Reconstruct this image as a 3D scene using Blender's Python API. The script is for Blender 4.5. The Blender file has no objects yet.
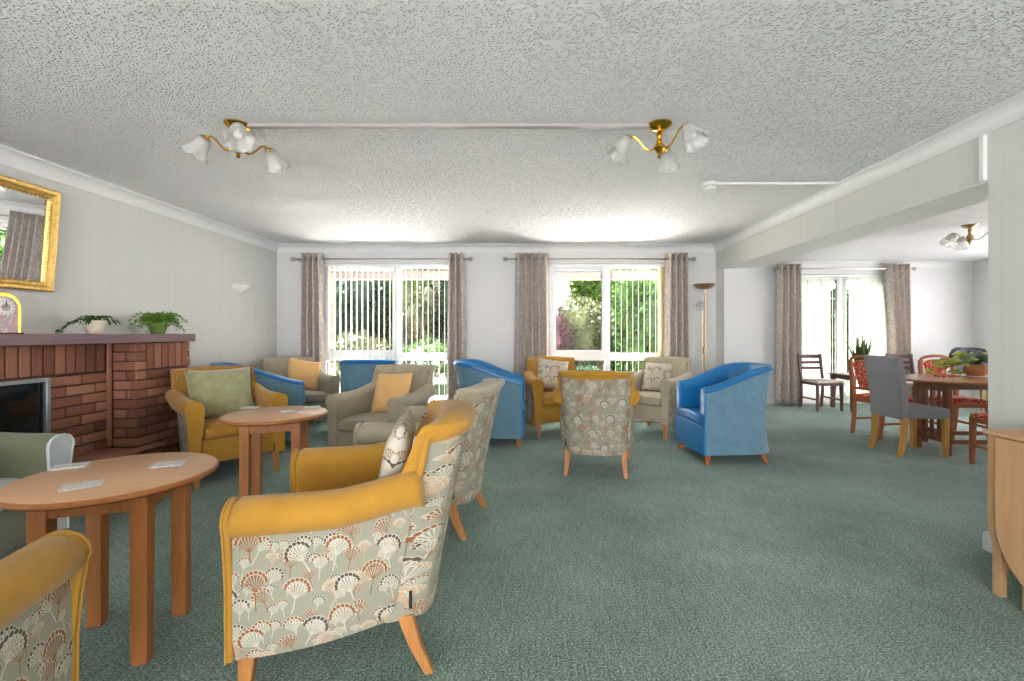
import bpy, bmesh, math, random
from math import sin, cos, pi, radians as R, sqrt, atan2
from mathutils import Vector, Matrix
random.seed(7)
SC = bpy.context.scene
COL = SC.collection

# ------------------------------------------------------------------ camera, sky, sun, exposure
SC.view_settings.view_transform = 'Standard'
SC.view_settings.look = 'None'
SC.view_settings.gamma = 1.0
SC.view_settings.use_curve_mapping = False
SC.view_settings.exposure = 0.27
cd = bpy.data.cameras.new('camera'); cam = bpy.data.objects.new('camera', cd); COL.objects.link(cam)
cam.location = (0, 0, 1.2); cam.rotation_euler = (R(90), 0, 0)
cd.sensor_width = 36; cd.sensor_fit = 'HORIZONTAL'; cd.lens = 36 * 455 / 1024
cd.shift_x = -18 / 1024; cd.shift_y = -7.5 / 1024; cd.clip_start = .02
SC.camera = cam

SKY_STRENGTH = 9
wd = bpy.data.worlds.new('sky'); SC.world = wd; wd.use_nodes = True
bgn = wd.node_tree.nodes['Background']
bgn.inputs[0].default_value = (1.0, 0.96, 1.0, 1); bgn.inputs[1].default_value = SKY_STRENGTH
sl = bpy.data.lights.new('sun', 'SUN'); sl.energy = 115.0; sl.angle = R(3); sl.color = (1, .95, .93)
so = bpy.data.objects.new('sun', sl); COL.objects.link(so); so.rotation_euler = (R(-12), R(-16), 0)

def portal(name, x0, x1, y, z0, z1, rot):
    l = bpy.data.lights.new(name, 'AREA'); l.shape = 'RECTANGLE'
    l.size = x1 - x0; l.size_y = z1 - z0; l.cycles.is_portal = True
    o = bpy.data.objects.new(name, l); COL.objects.link(o)
    if rot == 'back':   # light travels towards -Y
        o.location = ((x0 + x1) / 2, y, (z0 + z1) / 2); o.rotation_euler = (R(-90), 0, 0)
    elif rot == 'front':
        o.location = ((x0 + x1) / 2, y, (z0 + z1) / 2); o.rotation_euler = (R(90), 0, 0)
    else:               # light travels towards -X, x0..x1 are Y here
        o.location = (y, (x0 + x1) / 2, (z0 + z1) / 2); o.rotation_euler = (R(90), 0, R(90))
    return o
portal('daylight_portal', -2.87, -1.03, 6.42, .12, 2.15, 'back')
portal('daylight_portal', .26, 1.87, 6.42, .12, 2.15, 'back')
portal('daylight_portal', 4.5, 6.15, 7.95, .03, 2.2, 'back')
portal('daylight_portal', -3.2, 2.3, -3.75, .1, 2.25, 'front')
portal('daylight_portal', 3.2, 6.6, 7.7, .5, 2.2, 'right')
def fill_light(name, x, y, z, w, h, rot, watts, col=(1, .955, 1)):
    l = bpy.data.lights.new(name, 'AREA'); l.shape = 'RECTANGLE'; l.size = w; l.size_y = h; l.energy = watts; l.color = col
    o = bpy.data.objects.new(name, l); COL.objects.link(o); o.location = (x, y, z); o.rotation_euler = rot
    return o
# area lights added at the unseen openings to fill both rooms
fill_light('fill_rear', -.45, -3.58, 1.2, 5.4, 2.1, (R(100), 0, 0), 95)
fill_light('fill_dining', 7.46, 4.9, 1.35, 3.3, 1.6, (R(62), 0, R(90)), 5)
# added fill behind the camera, aimed up at the ceiling; no lamps stand there
for lx in (-2.3, 1.5):
    fill_light('fill_ceiling', lx, -1.9, 1.5, .5, .5, (R(180), 0, 0), 8, (1, .94, .93))
cy = SC.cycles
cy.max_bounces = 12; cy.diffuse_bounces = 7; cy.glossy_bounces = 4; cy.transmission_bounces = 8
cy.transparent_max_bounces = 24; cy.sample_clamp_indirect = 0; cy.caustics_reflective = False; cy.caustics_refractive = False

# ------------------------------------------------------------------ materials
def lin(c):
    out = []
    for v in c:
        v = v / 255
        out.append(v / 12.92 if v <= .04045 else ((v + .055) / 1.055) ** 2.4)
    return tuple(out) + (1,)

class NT:
    """small helper around a node tree"""
    def __init__(s, name):
        s.m = bpy.data.materials.new(name); s.m.use_nodes = True
        s.t = s.m.node_tree; s.n = s.t.nodes; s.l = s.t.links
        s.b = s.n['Principled BSDF']; s.out = s.n['Material Output']
    def node(s, typ, **kw):
        nd = s.n.new(typ)
        for k, v in kw.items(): setattr(nd, k, v)
        return nd
    def put(s, sock, v):
        if hasattr(v, 'default_value') or hasattr(v, 'links'): s.l.new(v, sock)
        else: sock.default_value = v
    def math(s, op, a, b=None, c=None, clamp=False):
        nd = s.node('ShaderNodeMath', operation=op); nd.use_clamp = clamp
        s.put(nd.inputs[0], a)
        if b is not None: s.put(nd.inputs[1], b)
        if c is not None: s.put(nd.inputs[2], c)
        return nd.outputs[0]
    def mix(s, f, a, b):
        nd = s.node('ShaderNodeMix', data_type='RGBA')
        s.put(nd.inputs[0], f); s.put(nd.inputs[6], a); s.put(nd.inputs[7], b)
        return nd.outputs[2]
    def coords(s, which='Object'):
        return s.node('ShaderNodeTexCoord').outputs[which]
    def mapping(s, vec, scale=(1, 1, 1), rot=(0, 0, 0), loc=(0, 0, 0)):
        nd = s.node('ShaderNodeMapping'); s.l.new(vec, nd.inputs[0])
        nd.inputs[1].default_value = loc; nd.inputs[2].default_value = rot; nd.inputs[3].default_value = scale
        return nd.outputs[0]
    def noise(s, vec, scale, detail=3, rough=.5):
        nd = s.node('ShaderNodeTexNoise'); s.l.new(vec, nd.inputs['Vector'])
        nd.inputs['Scale'].default_value = scale; nd.inputs['Detail'].default_value = detail
        nd.inputs['Roughness'].default_value = rough
        return nd.outputs['Fac']
    def ramp(s, fac, stops):
        nd = s.node('ShaderNodeValToRGB'); s.l.new(fac, nd.inputs[0])
        e = nd.color_ramp.elements
        while len(e) < len(stops): e.new(.5)
        for i, (p, c) in enumerate(stops):
            e[i].position = p; e[i].color = c
        return nd.outputs[0]
    def bump(s, h, strength=.3, dist=.01):
        nd = s.node('ShaderNodeBump'); nd.inputs['Strength'].default_value = strength
        nd.inputs['Distance'].default_value = dist
        s.l.new(h, nd.inputs['Height']); s.l.new(nd.outputs[0], s.b.inputs['Normal'])
    def set(s, color=None, rough=.6, metal=0, spec=None, sheen=0, trans=0, coat=0):
        if color is not None: s.put(s.b.inputs['Base Color'], color)
        s.b.inputs['Roughness'].default_value = rough; s.b.inputs['Metallic'].default_value = metal
        if spec is not None: s.b.inputs['Specular IOR Level'].default_value = spec
        if sheen: s.b.inputs['Sheen Weight'].default_value = sheen
        if trans: s.b.inputs['Transmission Weight'].default_value = trans
        if coat: s.b.inputs['Coat Weight'].default_value = coat
        return s.m

def plain(name, rgb, rough=.5, metal=0, spec=None, var=.06, scale=8, bump=0, bscale=200):
    t = NT(name); v = t.coords()
    n = t.noise(v, scale, 3)
    c0 = lin(rgb); lo = tuple(max(0, x * (1 - var)) for x in c0[:3]) + (1,); hi = tuple(min(1, x * (1 + var)) for x in c0[:3]) + (1,)
    col = t.ramp(n, [(.3, lo), (.7, hi)])
    if bump: t.bump(t.noise(v, bscale, 2), bump, .003)
    return t.set(col, rough, metal, spec)

def fabric(name, rgb, rough=.9, weave=420, var=.12, sheen=.2, bump=.35):
    t = NT(name); v = t.coords()
    n = t.noise(v, 14, 4, .6); f = t.noise(v, weave, 2, .6)
    c0 = lin(rgb)
    lo = tuple(x * (1 - var) for x in c0[:3]) + (1,); hi = tuple(min(1, x * (1 + var)) for x in c0[:3]) + (1,)
    k = t.math('ADD', t.math('MULTIPLY', n, .45), t.math('MULTIPLY', f, .55))
    t.bump(f, bump, .002)
    return t.set(t.ramp(k, [(.35, lo), (.65, hi)]), rough, 0, .25, sheen)

def wood(name, rgb, axis='Z', rough=.42, var=.22, scale=6):
    t = NT(name); v = t.coords()
    sc = {'Z': (1, 1, .07), 'X': (.07, 1, 1), 'Y': (1, .07, 1)}[axis]
    mv = t.mapping(v, tuple(x * scale for x in sc))
    n1 = t.noise(mv, 6, 5, .6); n2 = t.noise(mv, 26, 2, .5)
    k = t.math('ADD', t.math('MULTIPLY', n1, .65), t.math('MULTIPLY', n2, .35))
    c0 = lin(rgb)
    lo = tuple(x * (1 - var) for x in c0[:3]) + (1,); hi = tuple(min(1, x * (1 + var)) for x in c0[:3]) + (1,)
    t.bump(k, .06, .002)
    return t.set(t.ramp(k, [(.3, lo), (.7, hi)]), rough, 0, .4)

def printed(name, ax, base=(152, 150, 132)):
    """cow-parsley print: umbels with spokes and florets on a sage ground; ax = the two object axes of the cloth"""
    t = NT(name)
    sep = t.node('ShaderNodeSeparateXYZ'); t.l.new(t.coords(), sep.inputs[0])
    wob = t.noise(t.coords(), 9, 2)
    u0 = t.math('ADD', sep.outputs[ax[0]], t.math('MULTIPLY', t.math('SUBTRACT', wob, .5), .012))
    v0 = sep.outputs[ax[1]]
    def layer(scale, off, n_spoke, half):
        cb = t.node('ShaderNodeCombineXYZ'); t.put(cb.inputs[0], t.math('ADD', u0, off)); t.put(cb.inputs[1], t.math('ADD', v0, off * .37))
        vo = t.node('ShaderNodeTexVoronoi', voronoi_dimensions='2D', feature='F1')
        t.l.new(cb.outputs[0], vo.inputs['Vector']); vo.inputs['Scale'].default_value = scale; vo.inputs['Randomness'].default_value = .62
        d = t.node('ShaderNodeVectorMath', operation='SUBTRACT'); t.l.new(cb.outputs[0], d.inputs[0]); t.l.new(vo.outputs['Position'], d.inputs[1])
        s2 = t.node('ShaderNodeSeparateXYZ'); t.l.new(d.outputs[0], s2.inputs[0])
        px = t.math('MULTIPLY', s2.outputs[0], scale); py = t.math('ADD', t.math('MULTIPLY', s2.outputs[1], scale), .22)
        sc = t.node('ShaderNodeSeparateColor'); t.l.new(vo.outputs['Color'], sc.inputs[0])
        an = t.math('MULTIPLY', t.math('SUBTRACT', sc.outputs[2], .5), 1.1)
        ca, sa = t.math('COSINE', an), t.math('SINE', an)
        px, py = t.math('SUBTRACT', t.math('MULTIPLY', px, ca), t.math('MULTIPLY', py, sa)), t.math('ADD', t.math('MULTIPLY', px, sa), t.math('MULTIPLY', py, ca))
        r = t.math('SQRT', t.math('ADD', t.math('MULTIPLY', px, px), t.math('MULTIPLY', py, py)))
        th = t.math('ARCTAN2', px, py)
        inn = t.math('LESS_THAN', t.math('ABSOLUTE', th), half)
        dth = 2 * half / n_spoke
        fr = t.math('SUBTRACT', t.math('FRACT', t.math('ADD', t.math('DIVIDE', th, dth), 100.0)), .5)
        arc = t.math('MULTIPLY', t.math('MULTIPLY', t.math('ABSOLUTE', fr), dth), r)
        rr = t.math('SUBTRACT', r, t.math('SUBTRACT', .50, t.math('MULTIPLY', t.math('MULTIPLY', th, th), .16)))
        spoke = t.math('MULTIPLY', t.math('MULTIPLY', t.math('LESS_THAN', arc, t.math('ADD', t.math('MULTIPLY', t.math('MULTIPLY', r, r), .11), .006)), t.math('LESS_THAN', r, .47)), inn)
        fl = t.math('SQRT', t.math('ADD', t.math('MULTIPLY', rr, rr), t.math('MULTIPLY', arc, arc)))
        flor = t.math('MULTIPLY', t.math('LESS_THAN', fl, .066), inn)
        florin = t.math('MULTIPLY', t.math('LESS_THAN', fl, .047), inn)
        fan = t.math('MULTIPLY', t.math('LESS_THAN', r, .44), inn)
        stem = t.math('MULTIPLY', t.math('LESS_THAN', t.math('ABSOLUTE', px), .014), t.math('LESS_THAN', py, 0))
        line = t.math('MAXIMUM', spoke, stem)
        return line, fan, flor, florin, sc.outputs[0], sc.outputs[1]
    white = lin((192, 186, 170)); brown = lin((138, 92, 56)); dark = lin((86, 76, 68)); buff = lin((188, 158, 128)); ground = lin(base)
    n = t.noise(t.coords(), 300, 2)
    col = t.mix(t.math('MULTIPLY', n, .3), ground, lin(tuple(x * .8 for x in base)))
    for scale, off, ns, half in ((15, 3.1, 7, .85), (11, 7.7, 7, .9), (8, 0.4, 9, .95)):
        line, fan, flor, florin, r1, r2 = layer(scale, off, ns, half)
        dk = t.math('GREATER_THAN', r1, .5)
        tint = t.mix(dk, brown, t.mix(t.math('GREATER_THAN', r2, .5), dark, buff))
        tint2 = t.mix(t.math('GREATER_THAN', r2, .55), buff, white)
        f = t.math('MULTIPLY', fan, t.math('GREATER_THAN', r2, .35))
        col = t.mix(t.math('MULTIPLY', f, .12), col, tint2)
        col = t.mix(line, col, t.mix(t.math('GREATER_THAN', r2, .6), white, tint))
        col = t.mix(flor, col, white)
        col = t.mix(florin, col, tint)
    t.bump(n, .3, .002)
    return t.set(col, .9, 0, .2)

def leafmat(name, a, b, trans=.35):
    t = NT(name); g = t.node('ShaderNodeNewGeometry')
    col = t.ramp(g.outputs['Random Per Island'], [(0, lin(a)), (1, lin(b))])
    t.set(col, .55, 0, .3)
    tr = t.node('ShaderNodeBsdfTranslucent'); t.l.new(col, tr.inputs[0])
    mx = t.node('ShaderNodeMixShader'); mx.inputs[0].default_value = trans
    t.l.new(t.b.outputs[0], mx.inputs[1]); t.l.new(tr.outputs[0], mx.inputs[2]); t.l.new(mx.outputs[0], t.out.inputs[0])
    return t.m

def translucent(name, rgb, amount=.5, rough=.7, clear=0):
    t = NT(name); c = lin(rgb); t.set(c, rough, 0, .3)
    tr = t.node('ShaderNodeBsdfTranslucent'); tr.inputs[0].default_value = c
    mx = t.node('ShaderNodeMixShader'); mx.inputs[0].default_value = amount
    t.l.new(t.b.outputs[0], mx.inputs[1]); t.l.new(tr.outputs[0], mx.inputs[2])
    last = mx
    if clear:
        tp = t.node('ShaderNodeBsdfTransparent'); m2 = t.node('ShaderNodeMixShader'); m2.inputs[0].default_value = clear
        t.l.new(mx.outputs[0], m2.inputs[1]); t.l.new(tp.outputs[0], m2.inputs[2]); last = m2
    t.l.new(last.outputs[0], t.out.inputs[0])
    return t.m

def pane_glass(name, tint=(.97, .985, .98)):
    t = NT(name)
    tp = t.node('ShaderNodeBsdfTransparent'); tp.inputs[0].default_value = tint + (1,)
    gl = t.node('ShaderNodeBsdfGlossy'); gl.inputs['Roughness'].default_value = .02
    fr = t.node('ShaderNodeFresnel'); fr.inputs[0].default_value = 1.12
    mx = t.node('ShaderNodeMixShader')
    t.l.new(fr.outputs[0], mx.inputs[0]); t.l.new(tp.outputs[0], mx.inputs[1]); t.l.new(gl.outputs[0], mx.inputs[2])
    t.l.new(mx.outputs[0], t.out.inputs[0])
    return t.m

def wallpaper(name, rgb):
    t = NT(name); v = t.coords()
    st = t.noise(t.mapping(v, (26, 26, .35)), 1, 4, .7); f = t.noise(t.mapping(v, (1, 1, .25)), 160, 2)
    c0 = lin(rgb); lo = tuple(x * .97 for x in c0[:3]) + (1,); hi = tuple(min(1, x * 1.02) for x in c0[:3]) + (1,)
    t.bump(t.math('ADD', st, t.math('MULTIPLY', f, .5)), .15, .003)
    return t.set(t.ramp(st, [(.35, lo), (.65, hi)]), .8, 0, .2)

def artex(name):
    t = NT(name); v = t.coords()
    w = t.node('ShaderNodeTexNoise'); w.inputs['Scale'].default_value = 30; w.inputs['Detail'].default_value = 2; t.l.new(v, w.inputs['Vector'])
    ad = t.node('ShaderNodeVectorMath', operation='MULTIPLY_ADD'); t.l.new(w.outputs['Color'], ad.inputs[0]); ad.inputs[1].default_value = (.03, .03, .03); t.l.new(v, ad.inputs[2])
    vo = t.node('ShaderNodeTexVoronoi', feature='F1'); vo.inputs['Scale'].default_value = 62; t.l.new(ad.outputs[0], vo.inputs['Vector'])
    pit = t.node('ShaderNodeMapRange', interpolation_type='SMOOTHSTEP'); t.l.new(vo.outputs['Distance'], pit.inputs['Value']); pit.inputs['From Min'].default_value = .08; pit.inputs['From Max'].default_value = .5
    h = t.math('ADD', pit.outputs[0], t.math('MULTIPLY', t.noise(v, 95, 3), .6))
    t.bump(h, 1.0, .0115)
    return t.set(lin((233, 233, 234)), .85, 0, .15)

def carpet_mat(name):
    t = NT(name); v = t.coords()
    a = t.noise(v, 120, 3, .75); b = t.noise(v, 1.3, 4, .55); c = t.noise(t.mapping(v, (1, .12, 1)), 70, 2)
    k = t.math('ADD', t.math('MULTIPLY', a, .75), t.math('ADD', t.math('MULTIPLY', b, .15), t.math('MULTIPLY', c, .1)))
    col = t.ramp(k, [(.36, lin((44, 62, 56))), (.5, lin((108, 132, 121))), (.64, lin((186, 204, 192)))])
    t.bump(a, .8, .008)
    return t.set(col, .95, 0, .1, .15)

def brickmat(name):
    t = NT(name); g = t.node('ShaderNodeNewGeometry'); v = t.coords()
    n = t.noise(v, 90, 4, .7)
    col = t.ramp(g.outputs['Random Per Island'], [(0, lin((124, 84, 66))), (.5, lin((154, 106, 84))), (1, lin((184, 132, 106)))])
    col = t.mix(t.math('MULTIPLY', n, .45), col, lin((84, 46, 36)))
    t.bump(n, .6, .006)
    return t.set(col, .85, 0, .2)

def curtain_mat(name):
    t = NT(name); v = t.coords()
    vo = t.node('ShaderNodeTexVoronoi'); vo.inputs['Scale'].default_value = 26; t.l.new(v, vo.inputs['Vector'])
    n = t.noise(v, 55, 4, .7); k = t.math('ADD', t.math('MULTIPLY', vo.outputs['Distance'], .7), t.math('MULTIPLY', n, .6))
    col = t.ramp(k, [(.3, lin((236, 230, 224))), (.46, lin((212, 204, 196))), (.6, lin((186, 178, 172))), (.72, lin((222, 210, 198)))])
    t.bump(n, .2, .002)
    t.set(col, .9, 0, .2)
    tr = t.node('ShaderNodeBsdfTranslucent'); t.l.new(col, tr.inputs[0])
    mx = t.node('ShaderNodeMixShader'); mx.inputs[0].default_value = .18
    t.l.new(t.b.outputs[0], mx.inputs[1]); t.l.new(tr.outputs[0], mx.inputs[2]); t.l.new(mx.outputs[0], t.out.inputs[0])
    return t.m

def speckle(name, cols, scale=60, rough=.85):
    t = NT(name); v = t.coords()
    vo = t.node('ShaderNodeTexVoronoi'); vo.inputs['Scale'].default_value = scale; t.l.new(v, vo.inputs['Vector'])
    n = t.noise(v, scale * 1.4, 3, .7)
    k = t.math('ADD', t.math('MULTIPLY', vo.outputs['Distance'], .6), t.math('MULTIPLY', n, .6))
    st = [(.25 + .55 * i / (len(cols) - 1), lin(c)) for i, c in enumerate(cols)]
    return t.set(t.ramp(k, st), rough, 0, .2)

M = {}
M['wall'] = wallpaper('wallpaper_grey_green', (212, 213, 207))
M['wall_plain'] = plain('white_emulsion', (222, 222, 221), .8, 0, .2, .015, 3, .08, 260)
M['ceiling'] = artex('stippled_ceiling')
M['coving'] = plain('white_paint', (226, 227, 225), .5, var=.02)
M['carpet'] = carpet_mat('green_loop_carpet')
M['upvc'] = plain('white_upvc', (238, 239, 240), .3, var=.01)
M['gasket'] = plain('black_gasket', (30, 32, 34), .6)
M['glass'] = pane_glass('window_glass')
M['curtain'] = curtain_mat('speckled_curtain_cloth')
M['slat'] = translucent('blind_cloth', (246, 246, 244), .5)
M['slat_sunlit'] = translucent('blind_cloth_sunlit', (255, 251, 232), .75)  # same blind cloth, with the yellow of sun shining through put into the colour
M['chrome'] = plain('satin_steel', (176, 172, 166), .28, 1, var=.03)
M['brass'] = plain('polished_brass', (214, 166, 62), .16, 1, var=.05)
M['antique'] = plain('antique_brass', (176, 150, 112), .38, 1, var=.06)
M['shade'] = translucent('frosted_glass', (232, 232, 230), .55, .25, .4)
M['plaster'] = plain('white_plaster', (236, 236, 232), .6, var=.01)
M['trunking'] = plain('greyish_plastic', (172, 165, 162), .5, var=.04)  # one flat grey tone, darker than the white plastic
M['plastic'] = plain('white_plastic', (232, 231, 228), .4, var=.01)
M['mustard'] = fabric('mustard_cloth', (172, 126, 44))
M['taupe'] = fabric('taupe_cloth', (166, 156, 134))
M['olive'] = fabric('olive_cloth', (112, 114, 90))
M['pale_blue_grey'] = fabric('pale_grey_cloth', (186, 192, 192))
M['print_yz'] = printed('cow_parsley_print_side', (1, 2))
M['print_xz'] = printed('cow_parsley_print_back', (0, 2))
M['print_light'] = printed('cow_parsley_print_light', (0, 2), (196, 190, 174))
M['green_velvet'] = fabric('green_velvet', (150, 150, 112), .7, 200, .3, .5)
M['apricot'] = fabric('apricot_cloth', (224, 180, 118), var=.08)
M['cream_cloth'] = fabric('cream_cloth', (224, 218, 208), var=.06)
M['blue_vinyl'] = plain('blue_vinyl', (22, 112, 170), .34, 0, .5, .08, 5, .12, 500)
M['blue_weave'] = fabric('blue_grey_weave', (100, 134, 152), weave=300, var=.18)
M['welt'] = plain('blue_welt', (24, 98, 160), .4)
M['dark_tag'] = plain('black_tape', (22, 22, 24), .7)
M['beech'] = wood('beech_legs', (174, 118, 64))
M['beech_x'] = wood('beech_rail', (200, 140, 84), 'X')
M['table_top'] = wood('light_wood_top', (202, 158, 120), 'X', .36, .12)
M['table_leg'] = wood('cherry_leg', (162, 102, 54))
M['brick'] = brickmat('red_brick')
M['mortar'] = plain('dark_mortar', (74, 46, 40), .9, var=.2, scale=60)
M['mantel'] = wood('painted_mantel', (128, 104, 106), 'Y', .6, .14)
M['tile'] = plain('hearth_tile', (168, 118, 94), .55, var=.15, scale=12)
M['gold'] = plain('gilt_frame', (220, 182, 104), .35, .85, var=.2, scale=40, bump=.6, bscale=90)
def mirror_mat():
    t = NT('mirror_glass'); return t.set((.92, .93, .93, 1), .01, 1)
M['mirror'] = mirror_mat()
M['fire_frame'] = plain('silver_grey_metal', (140, 146, 150), .4, .7)
M['fire_glass'] = plain('black_glass', (16, 20, 24), .08, 0, .6)
M['coal'] = plain('dark_coal', (40, 34, 32), .8, var=.3, scale=30)
M['card'] = speckle('printed_coaster', [(222, 220, 216), (208, 207, 204), (186, 186, 186), (218, 216, 212)], 75, .4)
M['clock_dial'] = speckle('painted_dial', [(236, 230, 214), (216, 204, 204), (184, 164, 184), (226, 180, 130)], 60, .4)
M['white'] = plain('white_enamel', (236, 234, 226), .4, var=.02)
M['pot_white'] = plain('cream_pot', (222, 212, 190), .6, var=.06)
M['pot_green'] = plain('green_pot', (110, 140, 60), .6)
M['wicker'] = plain('wicker', (176, 122, 70), .7, var=.3, scale=60, bump=.8, bscale=90)
M['soil'] = plain('soil', (48, 36, 28), .95, var=.3, scale=60)
M['leaf_fern'] = leafmat('fern_leaf', (84, 130, 30), (150, 190, 70))
M['leaf_dark'] = leafmat('dark_leaf', (40, 74, 30), (90, 130, 60))
M['leaf_blade'] = leafmat('blade_leaf', (44, 84, 36), (130, 150, 70))
M['leaf_varieg'] = leafmat('variegated_leaf', (84, 128, 36), (206, 214, 90))
M['grey_cloth'] = fabric('grey_cloth', (134, 134, 138), var=.06)
M['oak'] = wood('oak_leg', (196, 144, 72))
M['mahog'] = wood('reddish_brown_wood', (132, 78, 48))
M['mahog_x'] = wood('reddish_brown_top', (160, 106, 70), 'X', .25)
M['teak'] = wood('orange_wood', (166, 98, 58))
M['dark_wood'] = wood('dark_stained_wood', (98, 70, 66))
M['red_print'] = speckle('red_spotted_cloth', [(150, 40, 44), (190, 62, 58), (204, 84, 70), (224, 176, 130)], 48)
M['pale_seat'] = fabric('pale_pink_cloth', (196, 182, 172))
M['navy_print'] = speckle('navy_leaf_cloth', [(20, 21, 27), (38, 39, 47), (90, 90, 98), (36, 37, 46)], 12)
M['oak_veneer'] = wood('beech_veneer', (200, 158, 116), 'Z', .45, .12)
M['stone'] = plain('patio_stone', (226, 222, 216), .8, var=.1, scale=3)
M['grass'] = plain('lawn', (42, 64, 24), .9, var=.3, scale=14)
M['fascia'] = plain('pinkish_fascia', (92, 76, 68), .7)
M['bark'] = plain('bark', (84, 66, 50), .9, var=.3, scale=20)
M['iron'] = plain('black_iron', (34, 36, 38), .5, .4)
M['leafA'] = leafmat('garden_leaf_green', (24, 48, 14), (62, 94, 34), 0.4)
M['leafB'] = leafmat('garden_leaf_deep', (9, 27, 18), (32, 58, 32), 0.35)
M['leafC'] = leafmat('garden_leaf_pale', (32, 40, 15), (70, 76, 40), 0.2)
M['leafD'] = leafmat('garden_leaf_purple', (38, 10, 24), (92, 40, 60), 0.2)
M['leafE'] = leafmat('garden_leaf_lime', (50, 80, 22), (88, 112, 44), 0.4)
M['petal_o'] = leafmat('orange_petal', (220, 110, 70), (250, 170, 130), .3)
M['petal_w'] = leafmat('white_petal', (230, 226, 220), (255, 250, 240), .3)

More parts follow.
